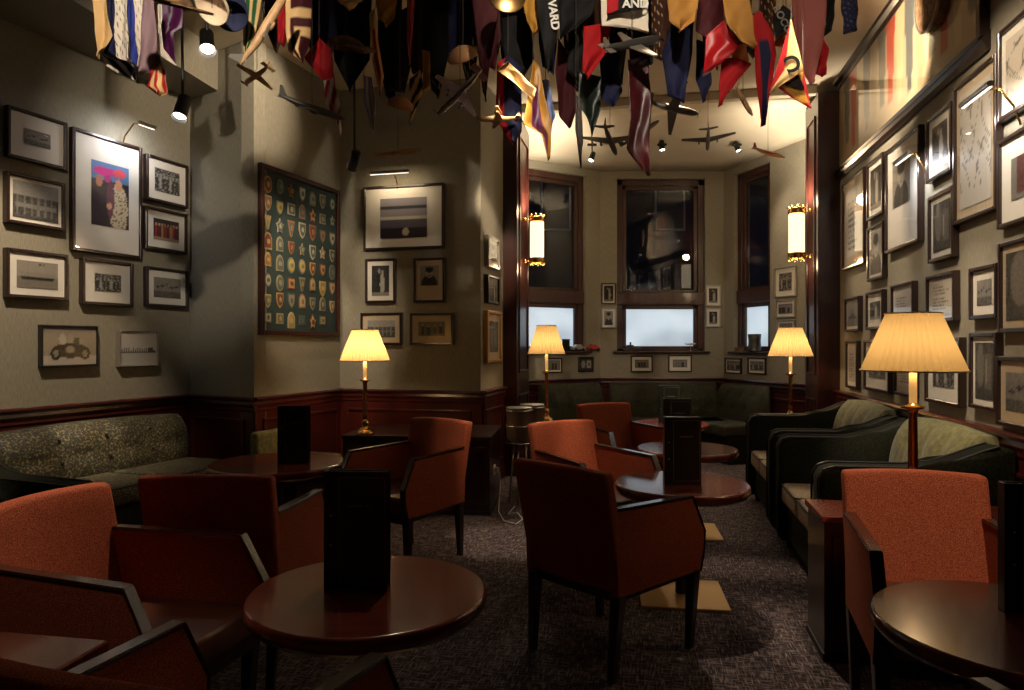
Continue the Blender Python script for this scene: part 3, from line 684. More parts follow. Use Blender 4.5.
# ------------------------------------------------------------------ tables
ZT = .586
def make_table(R=.345):
    r = empty('cocktail_table')
    bm = NB(); lathe(bm, [(.01, ZT-.058), (R-.045, ZT-.058), (R-.018, ZT-.052), (R-.003, ZT-.034), (R, ZT-.015), (R-.003, ZT-.005), (R-.010, ZT)], 72); obj('table_top', bm, M['tabletop'], r, False)
    for p in r.children[0].data.polygons: p.use_smooth = abs(p.normal.z) < .95
    bm = NB(); lathe(bm, [(.15, ZT-.080), (.15, ZT-.058)], 32); lathe(bm, [(.032, .02), (.032, ZT-.075)], 24); obj('pedestal', bm, M['blackm'], r, False)
    bm = NB(); box(bm, -.215, .215, -.215, .215, 0, .016, .004); obj('base_plate', bm, M['brassplate'], r)
    return r
tp = make_table()
tables = [(.879, 3.63, -8, 'round mahogany table with standing menu and square brass base in the centre'),
 (-.418, 2.04, 5, 'round mahogany table in the left foreground with standing menu'),
 (1.30, 1.79, 10, 'round mahogany table cut by the right edge in the foreground'),
 (1.215, 4.86, -8, 'round mahogany table behind the centre one, second from front in the row'),
 (1.46, 6.45, 0, 'round red lit table farthest away by the bay banquette')]
for i, (x, y, rz, lab) in enumerate(tables):
    o = tp if i == 0 else copy_tree(tp); o.location = (x, y, 0); o.rotation_euler = (0, 0, math.radians(rz)); tag(o, lab, 'table', 'round mahogany cocktail tables')
t3 = make_table(.40); t3.location = (-1.43, 4.27, 0); t3.rotation_euler = (0, 0, .3); tag(t3, 'larger round mahogany table at left behind the dark backed chair', 'table', 'round mahogany cocktail tables')

# menus
def make_menu():
    r = empty('menu_book'); w = .095
    bm = NB(); box(bm, -w, w, -.019, -.014, 0, .36, .002); obj('front_cover', bm, M['menu'], r)
    bm = NB(); box(bm, -w, w, .014, .019, 0, .36, .002); obj('back_cover', bm, M['menu'], r)
    bm = NB(); box(bm, -w, -w+.006, -.019, .019, 0, .36, .002); obj('spine', bm, M['menu'], r)
    bm = NB(); box(bm, -w+.008, w-.01, -.013, .013, .006, .352); obj('pages', bm, M['piping'], r)
    bm = NB()
    for q in ((-w+.045, w-.008, .018, .0195), (-w+.045, w-.008, .34, .3415), (-w+.045, -w+.0465, .018, .34), (w-.0095, w-.008, .018, .34)): box(bm, q[0], q[1], -.0200, -.0188, q[2], q[3])
    obj('border_line', bm, M['gold'], r)
    bm = NB()
    for k in range(7): box(bm, -.018+k*.010, -.012+k*.010, -.0200, -.0188, .252, .256+.003*(k % 2))
    obj('cover_lettering', bm, M['gold'], r)
    for z in (.135, .225):
        bm = NB(); lathe(bm, [(.0045, -.0015), (.0045, .0015), (.002, .003)], 12); o = obj('stud', bm, M['chrome'], r, True); o.rotation_euler = (PI/2, 0, 0); o.location = (-w+.022, -.0205, z)
    return r
mp = make_menu()
menus = [(.875, 3.60, 2, 'black menu book standing on the centre table'), (-.455, 2.06, -3, 'black menu book standing on the left foreground table'),
 (1.41, 1.87, -8, 'black menu book standing on the right edge table'), (1.14, 4.83, 3, 'black menu book standing on the second table in the row, behind the centre one'),
 (1.44, 6.42, 0, 'black menu book standing on the farthest red lit table'), (-1.32, 4.24, 2, 'black menu book standing on the larger back left table')]
for i, (x, y, rz, lab) in enumerate(menus):
    o = mp if i == 0 else copy_tree(mp); o.location = (x, y, ZT); o.scale = (1, 1, .96); o.rotation_euler = (0, 0, math.radians(rz)); tag(o, lab, 'menu', 'black menus standing on the tables')

# ------------------------------------------------------------------ table lamps
def make_lamp():
    r = empty('table_lamp')
    bm = NB(); lathe(bm, [(.075, .0), (.075, .015), (.068, .02), (.062, .035), (.045, .04), (.028, .055), (.022, .07), (.034, .085), (.034, .10), (.018, .115), (.014, .13)], 32)
    obj('lamp_base', bm, M['brass'], r, True)
    bm = NB(); lathe(bm, [(.018, .12), (.020, .20), (.017, .40), (.022, .42), (.044, .428), (.046, .436), (.02, .442), (.018, .45)], 28); obj('stem', bm, M['brass'], r, True)
    bm = NB(); lathe(bm, [(.0155, .45), (.0155, .60)], 24); obj('candle_tube', bm, M['candle'], r, True)
    n = 84; bm = NB(); prof = [(.205, .590), (.196, .615), (.112, .822), (.108, .835)]
    rings = []
    for rr_, z in prof:
        rings.append([bm.verts.new(((rr_*(1.0 if k % 2 else .945))*math.cos(2*PI*k/n), (rr_*(1.0 if k % 2 else .945))*math.sin(2*PI*k/n), z)) for k in range(n)])
    for a, b in zip(rings, rings[1:]):
        for k in range(n): bm.faces.new((a[k], a[(k+1) % n], b[(k+1) % n], b[k]))
    sh = obj('lamp_shade', bm, M['shade'], r)
    bm = NB()
    for rr_, z in ((.206, .590), (.109, .836)): tube(bm, [(rr_*math.cos(k*PI/24), rr_*math.sin(k*PI/24), z) for k in range(49)], .0035, 6, False)
    obj('trim_ring', bm, M['creamc'], sh)
    bm = NB()
    for k in range(3): tube(bm, [(0, 0, .80), (.108*math.cos(k*2.094), .108*math.sin(k*2.094), .834)], .002, 6)
    obj('spider', bm, M['brass'], r)
    bm = NB(); bmesh.ops.create_icosphere(bm, subdivisions=2, radius=.022, matrix=Matrix.Translation((0, 0, .635))); 
    l = light('lamp_bulb', 'POINT', (0, 0, .67), 7.5, (1, .67, .35), size=.035); l.parent = r; bm.free()
    return r
lp = make_lamp()
lamps = [(913, 3.02, 1.0, 'brass candlestick lamp with the biggest pleated shade, nearest, on right side table', 3.6),
 (365, 5.50, .95, 'brass candlestick lamp with pleated shade on console against the left alcove wall', 9.0),
 (546.5, 6.38, .83, 'brass candlestick lamp with pleated shade beside left pillar', 3.5),
 (790.5, 6.22, .93, 'brass candlestick lamp with pleated shade behind far sofa by right pillar', 5.0)]
for i, (u, d, sc, lab, e) in enumerate(lamps):
    o = lp if i == 0 else copy_tree(lp); o.location = (X(u, d), d, .60); o.scale = (sc, sc, (1.0, .98, 1.05, 1.02)[i]); tag(o, lab, 'table lamp', 'brass table lamps with pleated shades')
    for ch in o.children:
        if ch.type == 'LIGHT':
            ch.data = ch.data.copy(); ch.data.energy = e

# side tables
def side_table(x0, x1, y0, y1, rz, px, py, label, h=.60):
    r = empty('side_table', (px, py, 0), rz, label, 'side table')
    bm = NB(); box(bm, x0-.012, x1+.012, y0-.012, y1+.012, h-.03, h-.002, .005); obj('table_top', bm, M['tabletop'], r)
    bm = NB(); box(bm, x0, x1, y0, y1, .03, h-.03, .003); obj('cabinet_body', bm, M['darkwood'], r)
    bm = NB()
    for q in ((x0+.03, x1-.03, .10, .115), (x0+.03, x1-.03, h-.10, h-.085), (x0+.03, x0+.045, .10, h-.085), (x1-.045, x1-.03, .10, h-.085)): box(bm, q[0], q[1], y0-.008, y0, q[2], q[3], .002)
    obj('front_panel', bm, M['darkwood'], r)
    bm = NB(); box(bm, x0-.006, x1+.006, y0-.006, y1+.006, 0, .03); obj('plinth', bm, M['piping'], r)
    return r
rzR = math.atan2(-.2, 1)
side_table(0, .78, .0, .31, rzR, 1.285, 2.88, 'dark side table with reddish top under the nearest lamp at right')
side_table(0, .42, 0, .42, rzR, 2.27, 6.06, 'dark side table hidden behind far sofa arm under the right pillar lamp')
side_table(-.17, .17, -.16, .16, 0, X(546.5, 6.38), 6.36, 'dark pedestal cabinet under the lamp beside left pillar')
side_table(-.5, 0, -.16, .16, math.radians(-10), -1.00, 1.50, 'dark side table corner at bottom left between two armchairs')
# console under the lamp in the alcove
r = empty('console_cabinet', (-.17, 5.34, 0), math.radians(-5), 'long dark mahogany console with lamp on top against the alcove wall', 'console')
bm = NB(); box(bm, -1.16, .012, -.012, .80, .57, .60, .005); obj('console_top', bm, M['darkwood'], r)
bm = NB(); box(bm, -1.15, 0, 0, .78, .03, .57, .003); obj('cabinet_body', bm, M['mahog_v'], r)
for k in range(3):
    bm = NB(); x0 = -1.13+k*.38
    for q in ((x0, x0+.35, .08, .10), (x0, x0+.35, .50, .52), (x0, x0+.02, .08, .52), (x0+.33, x0+.35, .08, .52)): box(bm, q[0], q[1], -.012, 0, q[2], q[3], .003)
    obj('door_panel', bm, M['mahog'], r)
bm = NB(); box(bm, -1.15, .005, -.01, .78, 0, .03); obj('plinth', bm, M['piping'], r)
# power socket and cable at the console end
e = P(490, 470, 5.5)
r = empty('power_socket', (-.135, e.y, e.z), rzR, 'white power plug in socket on the end of the console', 'socket')
bm = NB(); box(bm, -.012, 0, -.04, .04, -.04, .04, .004); obj('face_plate', bm, M['white'], r)
bm = NB(); box(bm, 0, .03, -.018, .018, -.02, .02, .005); obj('plug', bm, M['white'], r)
bm = NB(); tube(bm, [(-.10, 5.50, e.z-.02), (-.09, 5.44, .25), (-.10, 5.22, .06), (-.06, 5.15, .008), (.03, 5.05, .008), (.08, 5.2, .008), (.04, 5.4, .008), (-.03, 5.35, .008), (.02, 5.6, .008)], .004, 6)
tag(obj('power_cable', bm, M['white'], None, True), 'white cable looping onto the carpet below the socket', 'cable')

# ------------------------------------------------------------------ sofas
def make_sofa(name, w, label, velvet='velvet', ncush=1, armz=.715, backz=.86, depth=.86, group=None, seatm='seatcush', arms=(-1, 1), aext=0):
    r = empty(name, (0, 0, 0), 0, label, 'sofa', group); hd = depth/2; at = .15
    bm = NB(); box(bm, -w/2+.02, w/2-.02, -hd+.04, hd-.05, .06, .31, .02); obj('base', bm, M['darkgreen'], r)
    prof = [(-hd+.01, .06), (hd-.02, .06), (hd, .10), (hd, armz-.06), (hd-.025, armz-.015), (hd-.07, armz), (.02, armz+.004), (-.10, armz+.02), (-.20, armz+.055), (-.28, armz+.09), (-hd+.08, armz+.115), (-hd+.01, armz+.10)]
    if aext: prof = [(p[0]+aext if p[0] > .2 else p[0], p[1]) for p in prof]
    for s in arms:
        x0, x1 = (w/2-at, w/2) if s > 0 else (-w/2, -w/2+at)
        bm = NB(); prism(bm, prof, 'x', x0, x1, .022, 3); a = obj('arm', bm, M['darkgreen'], r, True)
        bm = NB()
        for xe in (x0+.006, x1-.006): tube(bm, [(xe, p[0]*1.0+(.004 if p[0] > 0 else 0), p[1]+.002) for p in prof[2:11]], .006, 6)
        obj('piping', bm, M['piping'], a)
    # back, tufted
    bm = NB(); nx_, nz_ = 40, 16; iw = w-2*at; front = []
    for j in range(nz_+1):
        row = []
        for i in range(nx_+1):
            xx_ = -iw/2+iw*i/nx_; zz = .38+(backz-.38)*j/nz_; q = j/nz_
            yf_ = -hd+.22-.07*q; bul = .03*math.sin(PI*q)+.02*abs(math.sin(PI*(xx_/iw+.5)*4))*abs(math.sin(PI*q*2)); edge = .05*(q**8)
            row.append(bm.verts.new((xx_, yf_+bul-edge, zz+.02*math.sin(PI*i/nx_)*q)))
        front.append(row)
    for j in range(nz_):
        for i in range(nx_): bm.faces.new((front[j][i], front[j][i+1], front[j+1][i+1], front[j+1][i]))
    bk0 = [bm.verts.new((v.co.x, -hd+.02, v.co.z)) for v in front[-1]]; bk1 = [bm.verts.new((v.co.x, -hd+.02, .38)) for v in front[0]]
    for i in range(nx_):
        bm.faces.new((front[-1][i], front[-1][i+1], bk0[i+1], bk0[i])); bm.faces.new((bk0[i], bk0[i+1], bk1[i+1], bk1[i])); bm.faces.new((bk1[i], bk1[i+1], front[0][i+1], front[0][i]))
    bm.faces.new([row[0] for row in front]+[bk0[0], bk1[0]]); bm.faces.new([row[-1] for row in front]+[bk0[-1], bk1[-1]])
    b = obj('back_cushion', bm, M[velvet], r, True)
    for k in range(3):
        for row in range(2):
            bm = NB(); bmesh.ops.create_uvsphere(bm, u_segments=10, v_segments=6, radius=.012, matrix=Matrix.Translation((-iw/2+iw*(k+1)/4, -hd+.225-.03*row, .55+.14*row))); obj('button', bm, M[velvet], b, True)
    cw = (w-2*at)/ncush
    for k in range(ncush):
        x0 = -w/2+at+k*cw
        bm = NB(); box(bm, x0+.005, x0+cw-.005, -hd+.2, hd-.01, .305, .435, .035, 4); c = obj('seat_cushion', bm, M[seatm], r, True)
        bm = NB(); zz = .424
        pp = [(x0+.012, -hd+.3, zz), (x0+.012, hd-.03, zz), (x0+.03, hd-.013, zz), (x0+cw-.03, hd-.013, zz), (x0+cw-.012, hd-.03, zz), (x0+cw-.012, -hd+.3, zz)]
        tube(bm, pp, .006, 6); obj('piping', bm, M['piping'], c)
    for x in (-w/2+.06, w/2-.06):
        for y in (-hd+.08, hd-.08):
            bm = NB(); lathe(bm, [(.018, 0), (.028, .06)], 12, (x, y)); obj('foot', bm, M['darkwood'], r)
    return r
def place(o, p, heading): o.location = (p[0], p[1], 0); o.rotation_euler = (0, 0, heading-PI/2)
hR = math.atan2(.2, -1)
def on_right(y, dep=.43+.02): # centre in plan from wall station y, dep from wall face
    n = Vector((-1, .2)).normalized(); return (1.701+.2*y+n.x*dep, y+n.y*dep)
gs = 'green upholstered sofas along the right wall'
s = make_sofa('sofa', 1.24, 'far green two seat sofa against right wall beside the farthest tables', ncush=2, group=gs); place(s, on_right(5.16), hR)
s = make_sofa('sofa', 1.24, 'near green two seat sofa against right wall next to the lamp side table', ncush=2, group=gs); place(s, on_right(3.80), hR)
wl = W_left
hL = math.atan2(wl.n.y, wl.n.x)
s = make_sofa('sofa', 1.70, 'spotlit patterned olive sofa against the left wall under the photographs', 'velvet_pat', 2, .54, .76, .74, seatm='velvet_pat', arms=(1,), aext=.24)
pp = wl.p0+wl.d*(wl.len-.30-.70)+wl.n*(.38+.07); place(s, pp, hL)
# low bench in the alcove
r = empty('bench', (0, 0, 0), 0, 'low olive padded bench along the alcove wall behind the big left table', 'bench')
bm = NB(); box(bm, -.30, .30, -.08, .0, .10, .64, .03, 3); obj('back_pad', bm, M['velvet'], r, True)
bm = NB(); box(bm, -.30, .30, .0, .36, .28, .42, .03, 3); obj('seat_pad', bm, M['velvet'], r, True)
bm = NB(); box(bm, -.28, .28, -.06, .34, 0, .28); obj('plinth', bm, M['darkwood'], r)
r.rotation_euler = (0, 0, math.atan2(W_pat.n.y, W_pat.n.x)-PI/2); pq = W_pat.p0+W_pat.d*.16+W_pat.n*.15; r.location = (pq.x, pq.y, 0)

# bay banquette: three sections following the bay
r = empty('banquette', (0, 0, 0), 0, 'shaded green buttoned banquette running round the window bay', 'banquette')
def bsec(w, a0, a1):
    mw = Matrix.Translation((w.p0.x, w.p0.y, 0)) @ Matrix.Rotation(w.rz, 4, 'Z')
    bm = NB(); nx_ = max(10, int((a1-a0)/.03)); nz_ = 14; fr = []
    for j in range(nz_+1):
        row = []
        for i in range(nx_+1):
            x_ = a0+(a1-a0)*i/nx_; q = j/nz_; z_ = .40+.44*q
            dm = 0
            for rr_ in (.38, .75):
                for c_ in np.arange(a0+.12+(.11 if rr_ > .5 else 0), a1-.06, .22): dm += math.exp(-(((x_-c_)/.035)**2+((q-rr_)*.44/.035)**2))
            y_ = -.20+.05*q-.025*math.sin(PI*q)+.025*dm+.05*q**8
            row.append(bm.verts.new((x_, y_, z_)))
        fr.append(row)
    for j in range(nz_):
        for i in range(nx_): bm.faces.new((fr[j][i], fr[j][i+1], fr[j+1][i+1], fr[j+1][i]))
    T = [bm.verts.new((v.co.x, -.065, v.co.z)) for v in fr[-1]]; Bq = [bm.verts.new((v.co.x, -.065, .40)) for v in fr[0]]
    for i in range(nx_): bm.faces.new((fr[-1][i], fr[-1][i+1], T[i+1], T[i])); bm.faces.new((T[i], T[i+1], Bq[i+1], Bq[i]))
    bm.faces.new([row[0] for row in fr]+[T[0], Bq[0]]); bm.faces.new([row[-1] for row in fr]+[T[-1], Bq[-1]])
    o = obj('back_pad', bm, M['velvet_shaded'], r, True); o.matrix_local = mw
    bm = NB(); box(bm, a0, a1, -.66, -.10, .30, .43, .03, 3); o = obj('seat_pad', bm, M['velvet_shaded'], r, True); o.matrix_local = mw
    bm = NB(); box(bm, a0, a1, -.60, -.08, 0, .30); o = obj('plinth', bm, M['darkgreen'], r); o.matrix_local = mw
bsec(W_b1, .42, W_b1.len-.10); bsec(W_b2, .10, W_b2.len-.13); bsec(W_b3, .13, .95)

# chrome drum stands by the pillar
def drum(x, y, label):
    r = empty('drum_stand', (x, y, 0), 0, label, 'stand', 'chrome banded drum stands beside left pillar')
    bm = NB(); lathe(bm, [(.105, .50), (.105, .77)], 32); obj('shell', bm, mat('smoky_shell', (.12, .08, .06), .2, coat=.8) if 'smoky_shell' not in bpy.data.materials else bpy.data.materials['smoky_shell'], r, False)
    bm = NB()
    for z in (.50, .64, .765): tube(bm, [(.108*math.cos(k*PI/16), .108*math.sin(k*PI/16), z) for k in range(33)], .007, 6, False)
    obj('chrome_hoop', bm, M['chrome'], r, True)
    bm = NB(); lathe(bm, [(.001, .775), (.10, .775), (.108, .785), (.10, .79), (.001, .783)], 32); obj('drum_top', bm, M['silver'], r, True)
    for k in range(3):
        a = k*2.09+.4; bm = NB(); tube(bm, [(.05*math.cos(a), .05*math.sin(a), .50), (.10*math.cos(a), .10*math.sin(a), 0.006)], .008, 8); obj('leg', bm, M['chrome'], r, True)
drum(X(519, 5.75), 5.75, 'chrome banded drum stand nearest the pillar, front one of two')
drum(X(532, 6.05), 6.05, 'chrome banded drum stand behind the front one beside lamp')

# ------------------------------------------------------------------ wall sconces
def sconce(u, v, d, side, label, e):
    p = P(u, v, d); r = empty('wall_sconce', p, rzR, label, 'wall lamp')
    bm = NB(); lathe(bm, [(.068, -.185), (.072, -.17), (.072, .17), (.068, .185)], 32, cap=False); obj('glass_tube', bm, M['tubeg'], r, True)
    for s_ in (-1, 1):
        bm = NB(); z = s_*.185; lathe(bm, [(.078, z), (.080, z+s_*.02), (.070, z+s_*.035), (.074, z+s_*.045), (.060, z+s_*.055)], 32, cap=False)
        for k in range(8): a = k*PI/4; tube(bm, [(.07*math.cos(a), .07*math.sin(a), z+s_*.04), (.083*math.cos(a), .083*math.sin(a), z+s_*.06), (.07*math.cos(a), .07*math.sin(a), z+s_*.075)], .007, 6)
        c = obj('brass_collar', bm, M['brass'], r, True)
        bm = NB(); tube(bm, [(side*.07, 0, z+s_*.02), (side*.12, 0, z+s_*.035), (side*.155, 0, z+s_*.01)], .008, 8)
        bmesh.ops.create_uvsphere(bm, u_segments=12, v_segments=8, radius=.02, matrix=Matrix.Translation((side*.13, 0, z+s_*.035))); obj('bracket', bm, M['brass'], r, True)
    bm = NB(); box(bm, min(side*.155, side*.17), max(side*.155, side*.17), -.035, .035, -.25, .25, .006); obj('back_plate', bm, M['brass'], r)
    l = light('sconce_bulb', 'POINT', (0, 0, .30), e, (1, .72, .42), size=.05); l.parent = r
    l = light('sconce_uplight', 'SPOT', (0, 0, .27), 95, (1, .85, .66), size=.06, spot=125, blend=.8); l.parent = r; l.rotation_euler = (PI-.25, side*.35, 0)
    l = light('sconce_bulb', 'POINT', (0, 0, -.30), e*.6, (1, .72, .42), size=.05); l.parent = r
sconce(537, 240, 7.23, -1, 'brass and opal glass wall lamp on left pillar', 9)
sconce(796.5, 233.5, 6.65, 1, 'brass and opal glass wall lamp on right pillar', 9)

# ------------------------------------------------------------------ spot lights
def spot(loc, target, ceil, label, e, cone=50, col=(1, .80, .58), s=1.0, size=.03, blend=.6, grp='black ceiling spotlights'):
    loc = Vector(loc); target = Vector(target); dr = (target-loc).normalized()
    r = empty('spotlight', (loc.x, loc.y, ceil), 0, label, 'spotlight', grp); L0 = loc-Vector((loc.x, loc.y, ceil))
    bm = NB(); box(bm, -.06*s, .06*s, -.02*s, .02*s, -.03*s, -.001, .004); obj('mount', bm, M['blackm'], r)
    bm = NB(); tube(bm, [(0, 0, -.02), tuple(L0-dr*.02*s)], .008*s, 8); obj('stem', bm, M['blackm'], r)
    q = dr.to_track_quat('Z', 'Y').to_matrix().to_4x4(); q.translation = L0
    bm = NB(); lathe(bm, [(.028*s, -.075*s), (.034*s, -.07*s), (.036*s, .06*s), (.040*s, .075*s)], 24, cap=False); bm.verts.ensure_lookup_table(); bm.faces.new([bm.verts[k] for k in range(24)][::-1]); h = obj('head', bm, M['blackm'], r, True); h.matrix_local = q
    bm = NB(); lathe(bm, [(.001, .052*s), (.033*s, .052*s)], 24, cap=False); o = obj('lens', bm, M['lens'], h)
    l = light('spot_beam', 'SPOT', L0+dr*.09*s, e, col, None, size, cone, blend); l.parent = r; l.rotation_euler = dr.to_track_quat('-Z', 'Y').to_euler()
    return r
# bay track heads
spot(P(592, 157, 7.75), (.35, 6.9, 1.8), 3.53, 'black spotlight on bay ceiling left, aimed at the left window wall', 45, 75, s=.85)
spot(P(662, 146, 7.75), (1.7, 6.6, .6), 3.53, 'black spotlight in the middle of the bay ceiling', 45, 75, s=.85)
spot(P(737, 147, 7.75), (2.85, 7.0, 1.9), 3.53, 'black spotlight on bay ceiling right above the jet model', 45, 75, s=.85)
# main room
spot((-2.30, 3.42, 3.45), (-3.12, 4.45, 1.35), ZC, 'black ceiling spotlight lighting the left picture wall', 250, 44)
spot((-1.95, 4.0, 3.4), (-2.82, 4.70, .70), ZC, 'black ceiling spotlight aimed down to the left sofa', 260, 12)
spot((-1.20, 3.2, 3.45), (-1.46, 2.20, .7), ZC, 'black ceiling spotlight over the left front chairs', 260, 15)
spot((-.75, .6, 3.45), (-1.1, 1.75, .5), ZC, 'added spotlight out of view lighting the outer arms of the left chairs', 45, 22)  # added lamp behind the view, lifts the near arm panels
spot(P(354, 160, 4.9), (-1.75, 6.2, 1.7), ZC, 'black spotlight hanging low beside the badge board', 60, 62)
spot((-1.75, 4.72, 3.45), (-1.72, 5.9, 1.9), ZC, 'black ceiling spotlight aimed at the badge board', 130, 26)
spot(P(207, 42, 4.4), (-1.2, 3.0, 1.0), ZC, 'bright blue white spotlight hanging under the orange cap', 10, 40, (.8, .88, 1), 1.25)
spot((-1.2, 4.85, 3.5), (-2.25, 5.6, 3.2), ZC, 'black ceiling spotlight lighting the upper alcove corner', 60, 60)
spot(P(182, 108, 4.9), (-2.3, 4.0, 1.3), ZC, 'white faced spotlight hanging in the dark upper left corner', 6, 40, (1, .85, .7), 1.3)
spot((.75, 3.2, 3.45), (.68, 4.40, .6), ZC, 'black ceiling spotlight aimed at the lit backrest in the centre', 190, 18)
spot((1.25, 5.2, 3.45), (1.15, 3.2, .0), ZC, 'black ceiling spotlight over the aisle carpet', 230, 36)
spot((1.4, 4.9, 3.45), (1.55, 6.4, .5), ZC, 'black ceiling spotlight aimed at the farthest table', 420, 20)
spot((1.15, .9, 3.45), (1.47, 2.6, .7), ZC, 'black ceiling spotlight aimed at the right front chair', 230, 15)
spot((.9, 3.0, 3.45), (2.40, 3.5, 1.95), ZC, 'black ceiling spotlight washing the near right picture wall', 170, 56)
spot((1.72, 5.05, 3.45), (2.75, 5.2, 2.2), ZC, 'black ceiling spotlight washing the far right picture wall', 150, 52)
spot((1.8, 4.3, 3.30), (2.60, 4.6, 3.25), ZC, 'added ceiling spotlight brightening the long glazed frieze', 130, 70)  # added lamp, put in to brighten the frieze
spot((1.25, 3.3, 3.45), (2.42, 3.95, .85), ZC, 'black ceiling spotlight over the right sofas', 200, 28)
spot((-.17, 5.0, 3.45), (-.14, 6.65, 2.3), ZC, 'black ceiling spotlight aimed at the narrow wall left of the pillar', 260, 17, blend=.8)
spot((.05, 3.5, 3.45), (-.02, 4.85, .0), ZC, 'black ceiling spotlight over the carpet left of the centre', 240, 22)
spot((-.2, 3.3, 3.45), (-.35, 1.95, .6), ZC, 'black ceiling spotlight over the left front table', 45, 24)
spot((.2, 1.3, 3.42), (.5, 4.2, 3.1), ZC, 'added spotlight out of view, front fill along the hanging flags', 230, 40, (1, .84, .66))  # added fill lamp outside the view, lights the flag fronts
spot((-1.0, 1.4, 3.42), (-1.7, 3.7, 3.0), ZC, 'added spotlight out of view, front fill on the left scarves', 260, 36, (1, .86, .70))  # second added fill lamp out of view, for the scarf fronts
spot((.9, 1.5, 3.42), (1.45, 3.7, 3.05), ZC, 'added spotlight out of view, front fill on the lettered pennants', 85, 34, (1, .84, .66))  # third added fill lamp out of view, for the pennant fronts

